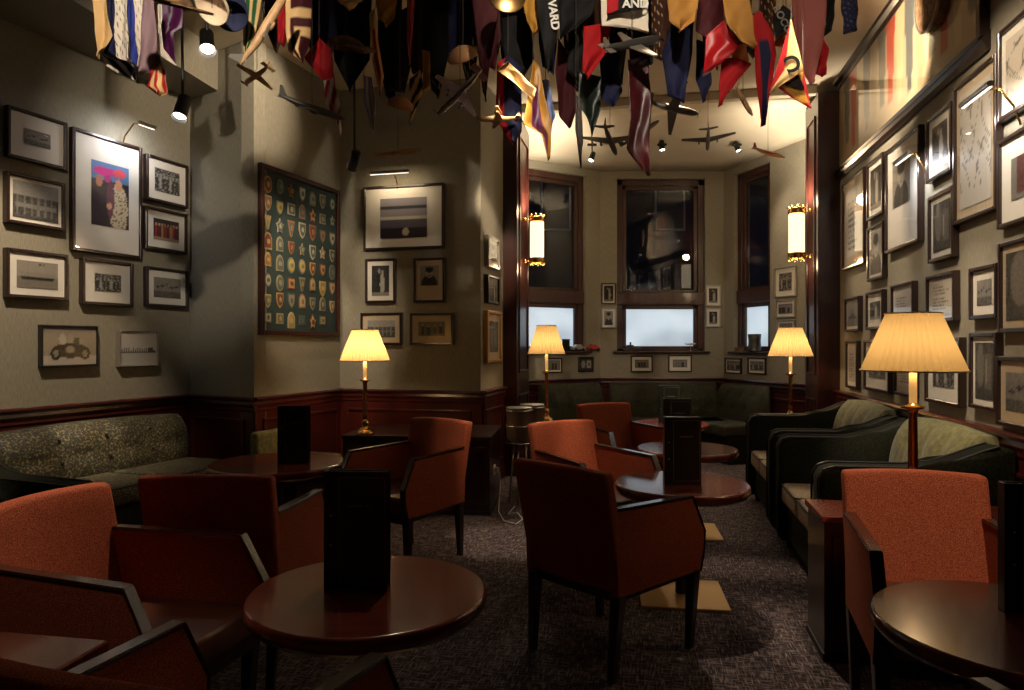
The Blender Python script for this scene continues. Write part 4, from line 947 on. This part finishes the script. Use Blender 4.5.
# ------------------------------------------------------------------ hanging flags
FC = {'cream': 'd8b27a', 'white': 'd8cdbb', 'navy': '14183a', 'black': '0b0a0c', 'blue': '2c3a8c', 'lilac': '8a7074', 'purple': '4a1440', 'red': 'a01018', 'maroon': '3c0a10', 'tan': 'a87838',
      'green': '14502c', 'dgreen': '0c1c14', 'pink': '9a5650', 'brown': '3a2014', 'gold': 'b08030', 'sky': '8090c8', 'orange': 'c07038', 'grey': '5a5450'}
FCL = {k: np.array(hexc(v)) for k, v in FC.items()}
def flag(poly, d, col, label, pat=None, c2=None, yaw=0, amp=.02, satin=False, cat='flag', text=None, name='flag', folds=None, grp='flags and pennants hanging from the ceiling', bottom_only=False):
    us = [p[0] for p in poly]; vs_ = [p[1] for p in poly]; uc = (min(us)+max(us))/2; ny, nx = 26, 18
    vt, vb = min(vs_), max(vs_); ext = vt <= 0.5; cen = Vector((X(uc, d), d)); dv = Vector((math.cos(yaw), math.sin(yaw)))
    def hit(u, v):
        k = (u-512)/F; a = (k*cen.y-cen.x)/(dv.x-k*dv.y); t = cen.y+a*dv.y; return a, H-(v-345)/F*t
    def span(v):
        xs = []
        n = len(poly)
        for i in range(n):
            a, b = poly[i], poly[(i+1) % n]
            if (a[1]-v)*(b[1]-v) <= 0 and a[1] != b[1]: xs.append(a[0]+(b[0]-a[0])*(v-a[1])/(b[1]-a[1]))
            elif a[1] == b[1] == v: xs += [a[0], b[0]]
        return (min(xs), max(xs)) if xs else (uc, uc)
    rows = []
    vlist = [vt+(vb-vt)*j/ny for j in range(ny+1)]
    vlist[0] += .01; vlist[-1] -= .01
    for v in vlist:
        l, r_ = span(v)
        if r_-l < .4: l, r_ = l-.2, r_+.2
        rows.append([hit(l+(r_-l)*i/nx, v)+((l+(r_-l)*i/nx), v) for i in range(nx+1)])
    ztop = rows[0][0][1]
    if ext and ztop < ZC-.06:      # the cloth carries on above the picture up to its ceiling wire
        up = []; n2 = 8
        for k in range(n2, 0, -1):
            z = ztop+(ZC-.05-ztop)*k/n2; up.append([(a[0], z, a[2], vt) for a in rows[0]])
        rows = up+rows
    bm = NB(); vv = []; cols = []; nf = folds or max(1.5, (rows[len(rows)//2][-1][0]-rows[len(rows)//2][0][0])/.09); ph = random.random()*6
    base = FCL[col]; b2 = FCL[c2] if c2 else base
    zt = rows[0][0][1]; zb = min(a[1] for a in rows[-1])
    bx = []
    for j, row in enumerate(rows):
        R_ = []
        for i, (a, z, uu, vv_) in enumerate(row):
            f = i/nx; g = j/(len(rows)-1); off = amp*(math.sin(2*PI*nf*f*.5+ph+g*1.3)+.35*math.sin(9*f+11*g+ph*2)+.25*abs(math.sin(7*g-5*f+ph)))*(.35+.65*g)
            R_.append(bm.verts.new((a, off, z-zt)))
            fx, gy = f, (vv_-vt)/(vb-vt)
            c = base
            if pat == 'vstripe' and int(fx*5) % 2: c = b2
            elif pat == 'hstripe' and int(gy*7) % 2: c = b2
            elif pat == 'dstripe' and int((gy*5+fx*2.5)) % 2: c = b2
            elif pat == 'border' and (fx < .16 or fx > .84 or gy > .88): c = b2
            elif pat == 'left' and fx < .30: c = b2
            elif pat == 'center' and .3 < fx < .72 and gy > .25: c = b2
            elif pat == 'cross' and (.35 < fx < .6 or .35 < gy < .55): c = b2
            elif pat == 'tip' and gy > .72: c = b2
            elif pat == 'frames' and ((.15 < gy < .30 and fx > .2) or (.45 < gy < .58 and fx > .35) or (fx < .2) or (.42 < fx < .58 and gy > .45)): c = b2
            elif pat == 'scribble' and (math.sin(fx*23+gy*61)*math.sin(gy*97+fx*9) > .72): c = b2
            cols.append(c)
        vv.append(R_)
    for j in range(len(vv)-1):
        for i in range(nx): bm.faces.new((vv[j][i], vv[j][i+1], vv[j+1][i+1], vv[j+1][i]))
    o = obj(name, bm, M['satin' if satin else 'cloth'], None, True, (cen.x, cen.y, zt)); o.rotation_euler = (0, 0, yaw); add_col(o, np.array(cols))
    s_ = o.modifiers.new('s', 'SOLIDIFY'); s_.thickness = .003
    tag(o, label, cat, grp)
    if text:
        for (ch, tu, tv, size, rot, tc) in text:
            cu = bpy.data.curves.new('lettering', 'FONT'); cu.body = ch; cu.size = size; cu.extrude = .001; cu.offset = size*.03; cu.align_x = 'CENTER'; cu.align_y = 'CENTER'
            tmp = bpy.data.objects.new('t', cu); C.objects.link(tmp); dg = bpy.context.evaluated_depsgraph_get(); me = bpy.data.meshes.new_from_object(tmp.evaluated_get(dg)); bpy.data.objects.remove(tmp)
            lo = bpy.data.objects.new('lettering', me); C.objects.link(lo); me.materials.append(M[tc]); lo.parent = o
            a, z = hit(tu, tv); lo.location = (a, -amp-.012, z-zt); lo.rotation_euler = (PI/2, math.radians(rot), 0)
    # cord to the ceiling
    bm = NB(); tube(bm, [(rows[0][nx//2][0], 0, -.004), (rows[0][nx//2][0], 0, max(.01, ZC-zt-.001))], .0018, 5); obj('cord', bm, M['cordm'], o)
    return o
Fl = [
 # poly, depth, colour, label, pattern, second colour, yaw, satin
 ([(93, 0), (106, 0), (109, 20), (113, 36), (107, 48), (100, 52), (98, 58)], 3.70, 'cream', 'cream scarf at the far left end of hanging scarves', None, None, .2, 0),
 ([(107, 0), (117, 0), (116, 57), (102, 52), (109, 40)], 3.74, 'navy', 'navy scarf between cream and signed white scarves', None, None, .1, 0),
 ([(115, 0), (127, 0), (130, 60), (115, 57)], 3.66, 'white', 'white signed scarf with handwriting beside the navy one', 'scribble', 'brown', 0, 0),
 ([(125, 0), (136, 0), (138, 66), (130, 62)], 3.71, 'blue', 'bright blue scarf among the left scarves', None, None, 0, 0),
 ([(134, 0), (145, 0), (144, 40), (139, 68), (137, 45)], 3.64, 'white', 'white speckled scarf right of the blue one', 'scribble', 'lilac', 0, 0),
 ([(143, 0), (153, 0), (157, 50), (163, 67), (155, 72), (140, 73)], 3.58, 'lilac', 'grey lilac scarf ending in a fringe', None, None, .2, 0),
 ([(152, 2), (161, 4), (160, 46), (174, 64), (158, 56)], 3.78, 'white', 'white scarf with pointed tip beside the purple one', None, None, -.2, 0),
 ([(100, 52), (115, 57), (130, 60), (139, 66), (137, 82), (122, 76), (106, 66)], 3.85, 'white', 'looped end of pale banner below the left scarves', 'vstripe', 'navy', .1, 0),
 ([(160, 4), (180, 0), (184, 14), (183, 28), (174, 33), (176, 66), (168, 58), (160, 48)], 3.95, 'purple', 'purple satin scarf at right of left scarves', None, None, .3, 1),
 ([(150, 70), (160, 64), (165, 70), (166, 92), (158, 95), (146, 86)], 3.55, 'red', 'red and white tassel under the lilac scarf', 'vstripe', 'cream', .1, 0),
 ([(241, 0), (262, 0), (256, 35), (247, 58), (243, 50)], 3.9, 'cream', 'cream green and red flag left of long model plane', 'vstripe', 'green', .2, 0),
 ([(262, 0), (290, 0), (284, 28), (276, 52), (266, 30)], 4.35, 'brown', 'dark brown cloth behind the long model plane', None, None, 0, 0),
 ([(285, 0), (312, 0), (310, 40), (302, 62), (288, 50), (285, 30)], 3.8, 'maroon', 'maroon pennant with cream bars at upper left', 'frames', 'cream', .15, 0),
 ([(276, 0), (300, 0), (292, 22), (283, 46), (278, 40)], 4.0, 'red', 'small red pennant behind the maroon barred one', None, None, .1, 0),
 ([(303, 57), (319, 38), (331, 48), (334, 86), (320, 78)], 3.95, 'red', 'plain red cloth triangle below the maroon barred pennant', None, None, -.1, 0),
 ([(323, 80), (333, 78), (340, 105), (341, 135), (334, 120), (325, 105)], 3.9, 'white', 'red and white striped tail hanging beside the red triangle', 'dstripe', 'red', 0, 0),
 ([(306, 0), (335, 0), (338, 40), (326, 62), (310, 50)], 4.2, 'navy', 'navy banner right of maroon barred pennant', None, None, .2, 0),
 ([(330, 0), (372, 0), (370, 60), (350, 92), (334, 60)], 4.4, 'black', 'black banner behind the brown felt hat', None, None, 0, 0),
 ([(337, 0), (362, 0), (348, 9)], 3.5, 'cream', 'cream pennant tip at top edge above felt hat', None, None, 0, 0),
 ([(364, 75), (372, 76), (376, 105), (374, 135), (364, 105)], 4.0, 'sky', 'pale blue and white ribbon under the dark banners', 'vstripe', 'white', 0, 1),
 ([(369, 12), (376, 8), (378, 40), (384, 75), (380, 95), (372, 60)], 3.8, 'cream', 'tan ribbon with red middle, twisting down', 'center', 'red', .2, 0),
 ([(376, 0), (397, 0), (394, 18), (386, 26), (378, 20)], 3.9, 'gold', 'tan gold pennant at top left of centre', None, None, .2, 0),
 ([(378, 20), (410, 5), (412, 60), (404, 92), (386, 90)], 4.25, 'black', 'black tattered banner above the peach cap', None, None, .1, 0),
 ([(408, 0), (415, 0), (413, 35), (410, 64), (407, 40)], 3.75, 'red', 'narrow crimson satin ribbon left of centre', None, None, .3, 1),
 ([(409, 78), (420, 70), (424, 90), (410, 124)], 4.08, 'cream', 'black and cream striped pennant beside the peach cap', 'dstripe', 'black', .1, 0),
 ([(414, 0), (448, 0), (450, 50), (438, 88), (420, 70)], 4.3, 'black', 'wide black banner left of the tan cap', None, None, -.2, 0),
 ([(422, 50), (430, 52), (430, 88), (423, 92)], 3.9, 'gold', 'small gold strip hanging below wide black banner', None, None, 0, 0),
 ([(446, 0), (474, 0), (472, 38), (455, 60), (446, 48)], 4.35, 'navy', 'dark navy banner behind the tan cap', None, None, .1, 0),
 ([(472, 0), (500, 0), (488, 78), (486, 101), (483, 95)], 3.6, 'maroon', 'long dark maroon pennant pointing down left of brass disc', None, None, .1, 0),
 ([(497, 62), (508, 56), (521, 66), (522, 130), (513, 144), (496, 118)], 4.0, 'navy', 'navy flag with red stripe above the wooden model', 'left', 'red', .1, 0),
 ([(500, 18), (530, 12), (534, 60), (520, 84), (505, 66)], 4.2, 'black', 'black ragged banner under the brass disc', None, None, 0, 0),
 ([(497, 70), (508, 62), (536, 90), (534, 98), (506, 76)], 3.85, 'cream', 'cream diagonal pennant strip over navy flag', None, None, .1, 0),
 ([(522, 0), (536, 0), (539, 30), (534, 34), (528, 20)], 3.8, 'gold', 'gold cloth beside brass disc', None, None, .1, 0),
 ([(533, 60), (540, 66), (545, 100), (552, 125), (549, 160), (541, 134), (523, 125)], 3.9, 'gold', 'gold pennant with purple centre pointing down', 'center', 'purple', .2, 1),
 ([(542, 80), (549, 80), (556, 115), (552, 124), (546, 112)], 4.0, 'sky', 'shiny pale blue narrow tie right of gold pennant', None, None, .1, 1),
 ([(559, 0), (596, 0), (592, 15), (576, 30), (560, 38)], 4.0, 'black', 'broad black flag at top left of the cream fringed banner', None, None, 0, 0),
 ([(558, 38), (573, 60), (576, 110), (570, 128), (559, 116), (555, 70)], 4.3, 'maroon', 'dark maroon scarf left of the red pennant', None, None, .2, 0),
 ([(572, 30), (584, 40), (583, 86), (566, 70)], 4.2, 'black', 'small black pennant beside red pennant', None, None, .1, 0),
 ([(584, 26), (612, 22), (606, 52), (588, 78), (582, 72)], 3.9, 'red', 'plain red pennant between black and navy cloths', None, None, .1, 0),
 ([(578, 72), (602, 76), (600, 112), (592, 136), (586, 118), (578, 104)], 4.1, 'dgreen', 'dark green pennant hanging before the bay', None, None, .1, 1),
 ([(600, 56), (614, 50), (622, 92), (614, 106), (602, 98)], 4.3, 'navy', 'navy cloth right of dark green pennant', None, None, .1, 0),
 ([(576, 96), (581, 98), (583, 140), (581, 168), (576, 130)], 3.8, 'grey', 'thin grey patterned ribbon before the left of bay ceiling', 'scribble', 'black', 0, 0),
 ([(627, 58), (648, 56), (651, 100), (649, 140), (649, 176), (626, 150), (630, 118)], 3.8, 'maroon', 'long dark maroon satin pennant hanging before the bay ceiling', None, None, .15, 1),
 ([(626, 30), (655, 34), (652, 64), (630, 62)], 4.3, 'black', 'black cloth behind the tangled silver model', None, None, .1, 0),
 ([(664, 0), (676, 0), (676, 60), (668, 82), (660, 50)], 4.3, 'brown', 'narrow dark brown scarf left of tan shield flag', None, None, .1, 0),
 ([(668, 0), (699, 0), (696, 19), (680, 31), (669, 20)], 3.8, 'tan', 'tan shield shaped flag at top right of centre', None, None, .1, 0),
 ([(672, 22), (692, 28), (690, 62), (684, 102), (668, 96), (662, 56)], 4.2, 'navy', 'dark navy tattered flag below tan shield', None, None, -.1, 0),
 ([(699, 0), (724, 0), (726, 30), (712, 40), (697, 30)], 4.0, 'maroon', 'maroon flag with white marks at top right', 'scribble', 'maroon', .1, 0),
 ([(697, 40), (708, 44), (712, 84), (704, 102), (697, 78)], 4.4, 'navy', 'dark navy scarf behind the glossy red pennant', None, None, .1, 0),
 ([(706, 34), (724, 20), (741, 44), (722, 62), (703, 75)], 3.8, 'red', 'glossy bright red satin pennant at upper right', None, None, -.3, 1),
 ([(722, 0), (750, 0), (755, 47), (740, 41), (727, 26)], 3.7, 'tan', 'large golden tan flag at upper right', None, None, .1, 0),
 ([(730, 46), (746, 44), (750, 66), (738, 74)], 4.0, 'orange', 'small orange patterned cloth under golden tan flag', None, None, .1, 0),
 ([(722, 58), (736, 58), (752, 64), (738, 80), (720, 106)], 3.9, 'red', 'dark red pennant hanging below golden tan flag', None, None, .2, 0),
 ([(752, 14), (759, 11), (772, 34), (776, 54), (770, 90), (763, 126), (760, 95), (754, 45)], 3.75, 'red', 'long folded red and navy pennant pointing down at right', 'center', 'navy', .2, 0),
 ([(791, 0), (826, 0), (822, 45), (812, 84), (800, 65), (794, 30)], 3.78, 'pink', 'long pink translucent looking banner at right', None, None, .1, 0),
 ([(822, 34), (828, 50), (824, 76), (815, 72)], 3.9, 'red', 'small red cloth at right of the pink banner', None, None, .1, 0),
 ([(826, 0), (836, 0), (832, 30), (824, 36)], 4.05, 'black', 'black scarf next to the pink banner', None, None, .1, 0),
 ([(842, 0), (858, 0), (859, 30), (845, 33)], 3.8, 'navy', 'dark speckled cloth nearest the right wall', 'scribble', 'grey', .1, 0),
]
fill = [(318, 22, 75, 'black'), (352, 26, 66, 'navy'), (390, 24, 104, 'black'), (418, 22, 78, 'maroon'), (437, 24, 98, 'black'), (468, 20, 88, 'black'), (492, 22, 70, 'maroon'), (512, 24, 96, 'black'),
 (548, 20, 74, 'navy'), (574, 20, 92, 'black'), (594, 22, 66, 'brown'), (618, 18, 84, 'black'), (640, 22, 104, 'navy'), (658, 16, 60, 'brown'), (684, 22, 84, 'black'), (712, 20, 70, 'maroon'), (742, 20, 62, 'black'), (768, 16, 56, 'brown'), (272, 18, 40, 'maroon'), (298, 16, 46, 'black')]
seen = ['behind the navy banner', 'behind the brown felt hat', 'above the peach cap', 'beside the crimson ribbon', 'behind the chrome model', 'behind the maroon pennant', 'left of the brass disc', 'behind the ragged banner', 'behind the vertical lettering', 'behind the maroon scarf', 'behind the red pennant', 'behind the fringed banner', 'above the long satin pennant', 'left of the narrow brown scarf', 'behind the tattered navy flag', 'behind the glossy red pennant', 'behind the golden tan flag', 'behind the folded pennant', 'behind the long model plane', 'behind the barred pennant']
for k, (u, w_, vb, c) in enumerate(fill):
    h2 = w_/2; pts = [(u-h2, 0), (u+h2, 0), (u+h2*.9, vb*.6), (u+h2*(.1+.5*random.random()), vb), (u-h2*(.2+.5*random.random()), vb*.93), (u-h2*.95, vb*.55)]
    Fl.append((pts, 4.52+.05*(k % 3), c, '%s hanging cloth %s, in the rear row' % ({'black': 'black', 'navy': 'dark navy', 'maroon': 'dark maroon', 'brown': 'dark brown'}[c], seen[k]), ('scribble' if k % 4 == 1 else None), ('cream' if k % 4 == 1 else None), .1*((k % 5)-2), 0))
for (poly, d, col, lab, pat, c2, yaw, sat) in Fl: flag(poly, d, col, lab, pat, c2, yaw, satin=bool(sat))
flag([(536, 0), (560, 0), (557, 36), (548, 72), (541, 34)], 3.7, 'black', 'black pennant with white vertical lettering left of centre', None, None, .05, amp=.012, text=[('VARD', 553, 17, .060, 82, 'white')], name='pennant')
flag([(601, 0), (648, 0), (648, 32), (626, 27), (602, 25)], 3.72, 'white', 'cream fringed banner with black band reading AND', None, None, .0, amp=.014, name='banner')
flag([(607, 0), (643, 0), (642, 10), (624, 13), (607, 14)], 3.67, 'black', 'black banner top reading AND over cream fringe', 'left', 'red', .0, amp=.006, text=[('AND', 635, 5.5, .062, 0, 'white')], name='banner')
flag([(773, 16), (783, 5), (791, 12), (788, 28), (776, 38)], 3.8, 'black', 'black pennant with slanted silver lettering beside folded red pennant', None, None, 0, amp=.008, text=[('ROCO', 781, 21, .055, 62, 'silver')], name='pennant')
flag([(776, 32), (786, 30), (784, 46), (776, 45)], 3.95, 'orange', 'orange cloth under the black lettered pennant', None, None, 0)
flag([(791, 20), (804, 70), (769, 93)], 3.50, 'cream', 'cream pennant with red edge and big letter C at right', 'left', 'red', 0, amp=.004, text=[('C', 791, 64, .11, 160, 'blackm')], name='pennant')
flag([(803, 70), (811, 108), (792, 98), (774, 84)], 3.55, 'gold', 'gold pennant with red edge and black letter hanging below the C pennant', 'border', 'red', 0, amp=.004, text=[('A', 795, 84, .12, 130, 'blackm')], name='pennant')

# ------------------------------------------------------------------ hanging caps and discs
def hang(r, x, y, z):
    bm = NB(); tube(bm, [(0, 0, 0.0), (0, 0, ZC-.001-z)], .0018, 5); obj('cord', bm, M['cordm'], r)
def cap(u, v, d, rad, m, label, brim=True, tilt=(.2, 0, 0), squash=.75):
    p = P(u, v, d); r = empty('cap', p, 0, label, 'cap', 'caps and hats hanging among the flags')
    q = Matrix.Rotation(tilt[0], 4, 'X') @ Matrix.Rotation(tilt[1], 4, 'Y') @ Matrix.Rotation(tilt[2], 4, 'Z')
    bm = NB(); prof = [(rad*math.cos(t_), rad*squash*math.sin(t_)) for t_ in [k*PI/2/8 for k in range(8)]]+[(.004, rad*squash)]
    lathe(bm, prof, 28, cap=False); o = obj('crown', bm, M[m], r, True); o.matrix_local = q; md = o.modifiers.new('s', 'SOLIDIFY'); md.thickness = .004
    if brim:
        bm = NB(); pts = [(rad*math.cos(a)*.98, rad*math.sin(a)*.98) for a in [PI+k*PI/12 for k in range(13)]]+[(rad*math.cos(a)*1.0, rad*math.sin(a)*1.75) for a in [2*PI-k*PI/12 for k in range(1, 12)]]
        prism(bm, pts, 'z', -.006, .002); o = obj('peak', bm, M[m], r); o.matrix_local = q
    bm = NB(); lathe(bm, [(.008, rad*squash-.002), (.008, rad*squash+.006)], 10); o = obj('button', bm, M[m], r, True); o.matrix_local = q
    hang(r, p.x, p.y, p.z+0); r.children[-1].location = (0, 0, 0)
    return r
cap(212, 8, 3.5, .085, 'creamc', 'bright cream and orange lit cap at top left', True, (-.9, .2, 0))
cap(231, 16, 3.7, .085, 'navycap', 'navy cap with gold embroidery right of bright cream cap', True, (-.7, -.3, .3))
cap(346, 48, 3.70, .10, 'fur', 'brown felt hat hanging among black banners', True, (.2, .1, 1.2), .6)
cap(400, 107, 3.9, .075, 'tancap', 'peach coloured cap hanging low left of centre', True, (.45, .25, PI+.5))
cap(463, 58, 3.9, .085, 'tancap', 'tan cap with dark emblem hanging left of maroon pennant', True, (.7, -.3, PI-.5))
cap(165, 2, 3.2, .12, 'fur', 'brown brimmed hat seen from below at top left edge', True, (.3, .2, 2.2), .5)
p = P(507, -4, 3.3); r = empty('brass_disc', p, 0, 'round glowing brass cymbal at top edge near centre', 'disc')
bm = NB(); lathe(bm, [(.02, .012), (.045, .010), (.085, 0), (.09, .002), (.085, .004), (.045, .016), (.02, .018)], 40); o = obj('disc', bm, M['brass'], r, True); o.rotation_euler = (PI/2-.15, 0, .1)
hang(r, p.x, p.y, p.z)

# ------------------------------------------------------------------ model aircraft
def plane(u, v, d, Ln, span_, rot, label, m='grey', m2=None, eng=2, style='jet', cord=True, name='model_aeroplane', bip=False):
    p = P(u, v, d); r = empty(name, p, 0, label, 'model aeroplane', 'model aeroplanes hanging from the ceiling')
    q = Matrix.Rotation(rot[2], 4, 'Z') @ Matrix.Rotation(rot[1], 4, 'Y') @ Matrix.Rotation(rot[0], 4, 'X')
    fr = Ln*.055 if style == 'jet' else Ln*.07
    bm = NB(); tube(bm, [(Ln*t_, 0, .0+(fr*.4 if t_ < -.35 else 0)) for t_ in (-.5, -.4, -.2, 0, .2, .38, .46, .5)], [fr*.25, fr*.5, fr*.85, fr, fr, fr*.9, fr*.6, fr*.15], 14)
    o = obj('fuselage', bm, M[m], r, True); o.matrix_local = q
    for s_ in (-1, 1):
        sw = .22 if style == 'jet' else .0
        for zz in ((-.3*fr, 1.6*fr) if bip else (-.2*fr,)):
            bm = NB(); prism(bm, [(Ln*.12, s_*fr*.6), (Ln*.12-Ln*sw, s_*span_/2), (Ln*.12-Ln*sw-Ln*.06, s_*span_/2), (-Ln*.08, s_*fr*.6)], 'z', zz-.004, zz+.004); o = obj('wing', bm, M[m2 or m], r); o.matrix_local = q
        bm = NB(); prism(bm, [(-Ln*.38, s_*fr*.3), (-Ln*(.44 if sw else .38), s_*span_*.18), (-Ln*.49, s_*span_*.18), (-Ln*.48, s_*fr*.3)], 'z', .1*fr, .1*fr+.004); o = obj('tailplane', bm, M[m2 or m], r); o.matrix_local = q
        for k in range(eng//2):
            yy_ = s_*span_*(.17+.14*k); xx_ = Ln*.12-Ln*sw*abs(yy_)/(span_/2)
            bm = NB(); tube(bm, [(xx_-Ln*.03, yy_, -fr*.75), (xx_+Ln*.06, yy_, -fr*.75), (xx_+Ln*.075, yy_, -fr*.75)], [fr*.3, fr*.42, fr*.3], 10); o = obj('engine', bm, M[m], r, True); o.matrix_local = q
    bm = NB(); prism(bm, [(-Ln*.36, fr*.4), (-Ln*.47, fr*.4+Ln*.15), (-Ln*.51, fr*.4+Ln*.15), (-Ln*.49, fr*.2)], 'y', -.003, .003); o = obj('fin', bm, M[m2 or m], r); o.matrix_local = q
    if style == 'prop':
        bm = NB(); box(bm, Ln*.5, Ln*.508, -Ln*.11, Ln*.11, -.006, .006, .002); o = obj('propeller', bm, M['blackm'], r); o.matrix_local = q
    if cord: hang(r, p.x, p.y, p.z)
    return r
plane(264, 30, 3.5, .42, .30, (.5, -1.05, .1), 'long wooden and silver model plane hanging nose down at upper left', 'ply', 'silver', 2)
plane(257, 75, 4.3, .24, .26, (.3, .25, 2.6), 'small pale wooden model plane left of the badge board top', 'ply', 'ply', 0, 'prop')
plane(312, 108, 3.75, .36, .34, (.35, .28, .2), 'dark grey model jet above the badge board', 'grey', 'grey', 2)
plane(398, 153, 4.6, .30, .22, (.3, -.2, .1), 'pale wooden model plane above the lamp wall picture light', 'ply', 'ply', 0, 'prop')
plane(460, 92, 3.42, .30, .30, (.5, .65, 2.8), 'chrome model aircraft with struts left of maroon pennant', 'chrome', 'chrome', 2, 'prop')
plane(499, 119, 3.9, .24, .18, (.2, .05, 3.3), 'pale wooden biplane below the navy red striped flag', 'ply', 'ply', 0, 'prop', bip=True)
plane(610, 140, 5.6, .42, .46, (.1, .85, -1.35), 'grey four engined model airliner on bay ceiling left', 'grey', 'grey', 4)
plane(672, 108, 5.0, .38, .62, (-.3, .28, -.15), 'large grey blunt nosed model plane before the bay ceiling', 'grey', 'grey', 0, 'prop')
plane(640, 134, 5.8, .38, .20, (.2, -.6, -.1), 'small dark model plane flying between pennant and centre spotlight', 'grey', 'ship', 0, 'jet')
plane(708, 139, 5.6, .30, .42, (.05, .9, -1.9), 'slim grey model airliner in front of bay ceiling right', 'grey', 'grey', 2)
plane(768, 153, 6.3, .30, .22, (.2, .25, .1), 'small cream and red model plane by the bay right edge', 'ply', 'redp', 0, 'prop')
plane(743, 100, 4.7, .24, .2, (.3, 1.05, -.1), 'small wooden model plane hanging nose down under red pennants', 'ply', 'ply', 0, 'prop')
plane(632, 44, 3.62, .34, .36, (.7, -.3, .3), 'tangled dark model aircraft with silver wing below AND banner', 'ship', 'silver', 2, 'prop')

# ------------------------------------------------------------------ things on the bay window sills
def sill(w, u, off=-.0): a, t_, _ = w.hit(u); return w.at(a, SILL, .02+off)
p = sill(W_b2, 631); r = empty('model_ship', p, W_b2.rz, 'black model ship on sill of centre bay window', 'model')
bm = NB(); prism(bm, [(-.12, .035), (-.09, 0), (.09, 0), (.125, .04), (-.12, .04)], 'y', -.02, .02, .004); obj('hull', bm, M['ship'], r)
bm = NB(); box(bm, -.06, .03, -.012, .012, .04, .075, .003); box(bm, -.02, .0, -.008, .008, .075, .11, .002); obj('superstructure', bm, M['ship'], r)
p = sill(W_b1, 577); r = empty('model_car', p, W_b1.rz, 'silver model car on sill of left bay window', 'model')
def car(r, m):
    bm = NB(); prism(bm, [(-.09, .018), (-.09, .045), (-.05, .055), (-.03, .08), (.03, .08), (.05, .05), (.09, .045), (.09, .018)], 'y', -.033, .033, .004); obj('body', bm, M[m], r)
    for x in (-.055, .055):
        for y in (-.034, .034): bm = NB(); tube(bm, [(x, y-.006, .018), (x, y+.006, .018)], .018, 14); obj('wheel', bm, M['blackm'], r)
car(r, 'silver')
p = sill(W_b1, 592); r = empty('model_car', p, W_b1.rz, 'red model car on sill of left bay window', 'model'); car(r, 'redp')
p = sill(W_b1, 565); p.z = SILL; r = empty('small_box', p, W_b1.rz+.3, 'dark green box on sill of left bay window', 'box')
bm = NB(); box(bm, -.05, .05, -.02, .02, 0, .13, .004); obj('body', bm, M['dgreen'] if 'dgreen' in M else M['darkgreen'], r)
bm = NB(); box(bm, -.053, .053, -.022, .022, .13, .145, .003); obj('lid', bm, M['blackm'], r)
p = sill(W_b2, 690); r = empty('model_aeroplane', p, W_b2.rz, 'small pale model plane on a stand on centre window sill', 'model')
bm = NB(); lathe(bm, [(.03, 0), (.03, .006), (.004, .01), (.004, .08)], 16); obj('stand', bm, M['chrome'], r)
bm = NB(); tube(bm, [(-.07, 0, .09), (-.03, 0, .085), (.05, 0, .09), (.07, 0, .092)], [.004, .011, .011, .003], 10); obj('fuselage', bm, M['white'], r, True)
bm = NB(); prism(bm, [(.02, -.09), (.04, 0), (.02, .09), (-.0, .09), (-.01, 0), (0, -.09)], 'z', .088, .092); obj('wing', bm, M['white'], r)
p = sill(W_b3, 756); r = empty('top_hat', p, 0, 'black top hat shaped bucket on sill of right bay window', 'hat')
bm = NB(); lathe(bm, [(.001, .004), (.105, .004), (.108, .01), (.075, .012), (.068, .12), (.075, .20), (.001, .20)], 32, cap=False); obj('hat_body', bm, M['ship'], r, True)
bm = NB(); lathe(bm, [(.073, .018), (.0715, .045)], 32, cap=False); obj('band', bm, M['piping'], r, True)
p = sill(W_b3, 742); r = empty('model_ship', p, W_b3.rz, 'small dark model boat on sill of right bay window', 'model')
bm = NB(); prism(bm, [(-.1, .05), (-.07, 0), (.07, 0), (.1, .05)], 'y', -.02, .02, .004); obj('hull', bm, M['fur'], r)
bm = NB(); tube(bm, [(0, 0, .05), (0, 0, .15)], .004, 6); obj('mast', bm, M['ship'], r)
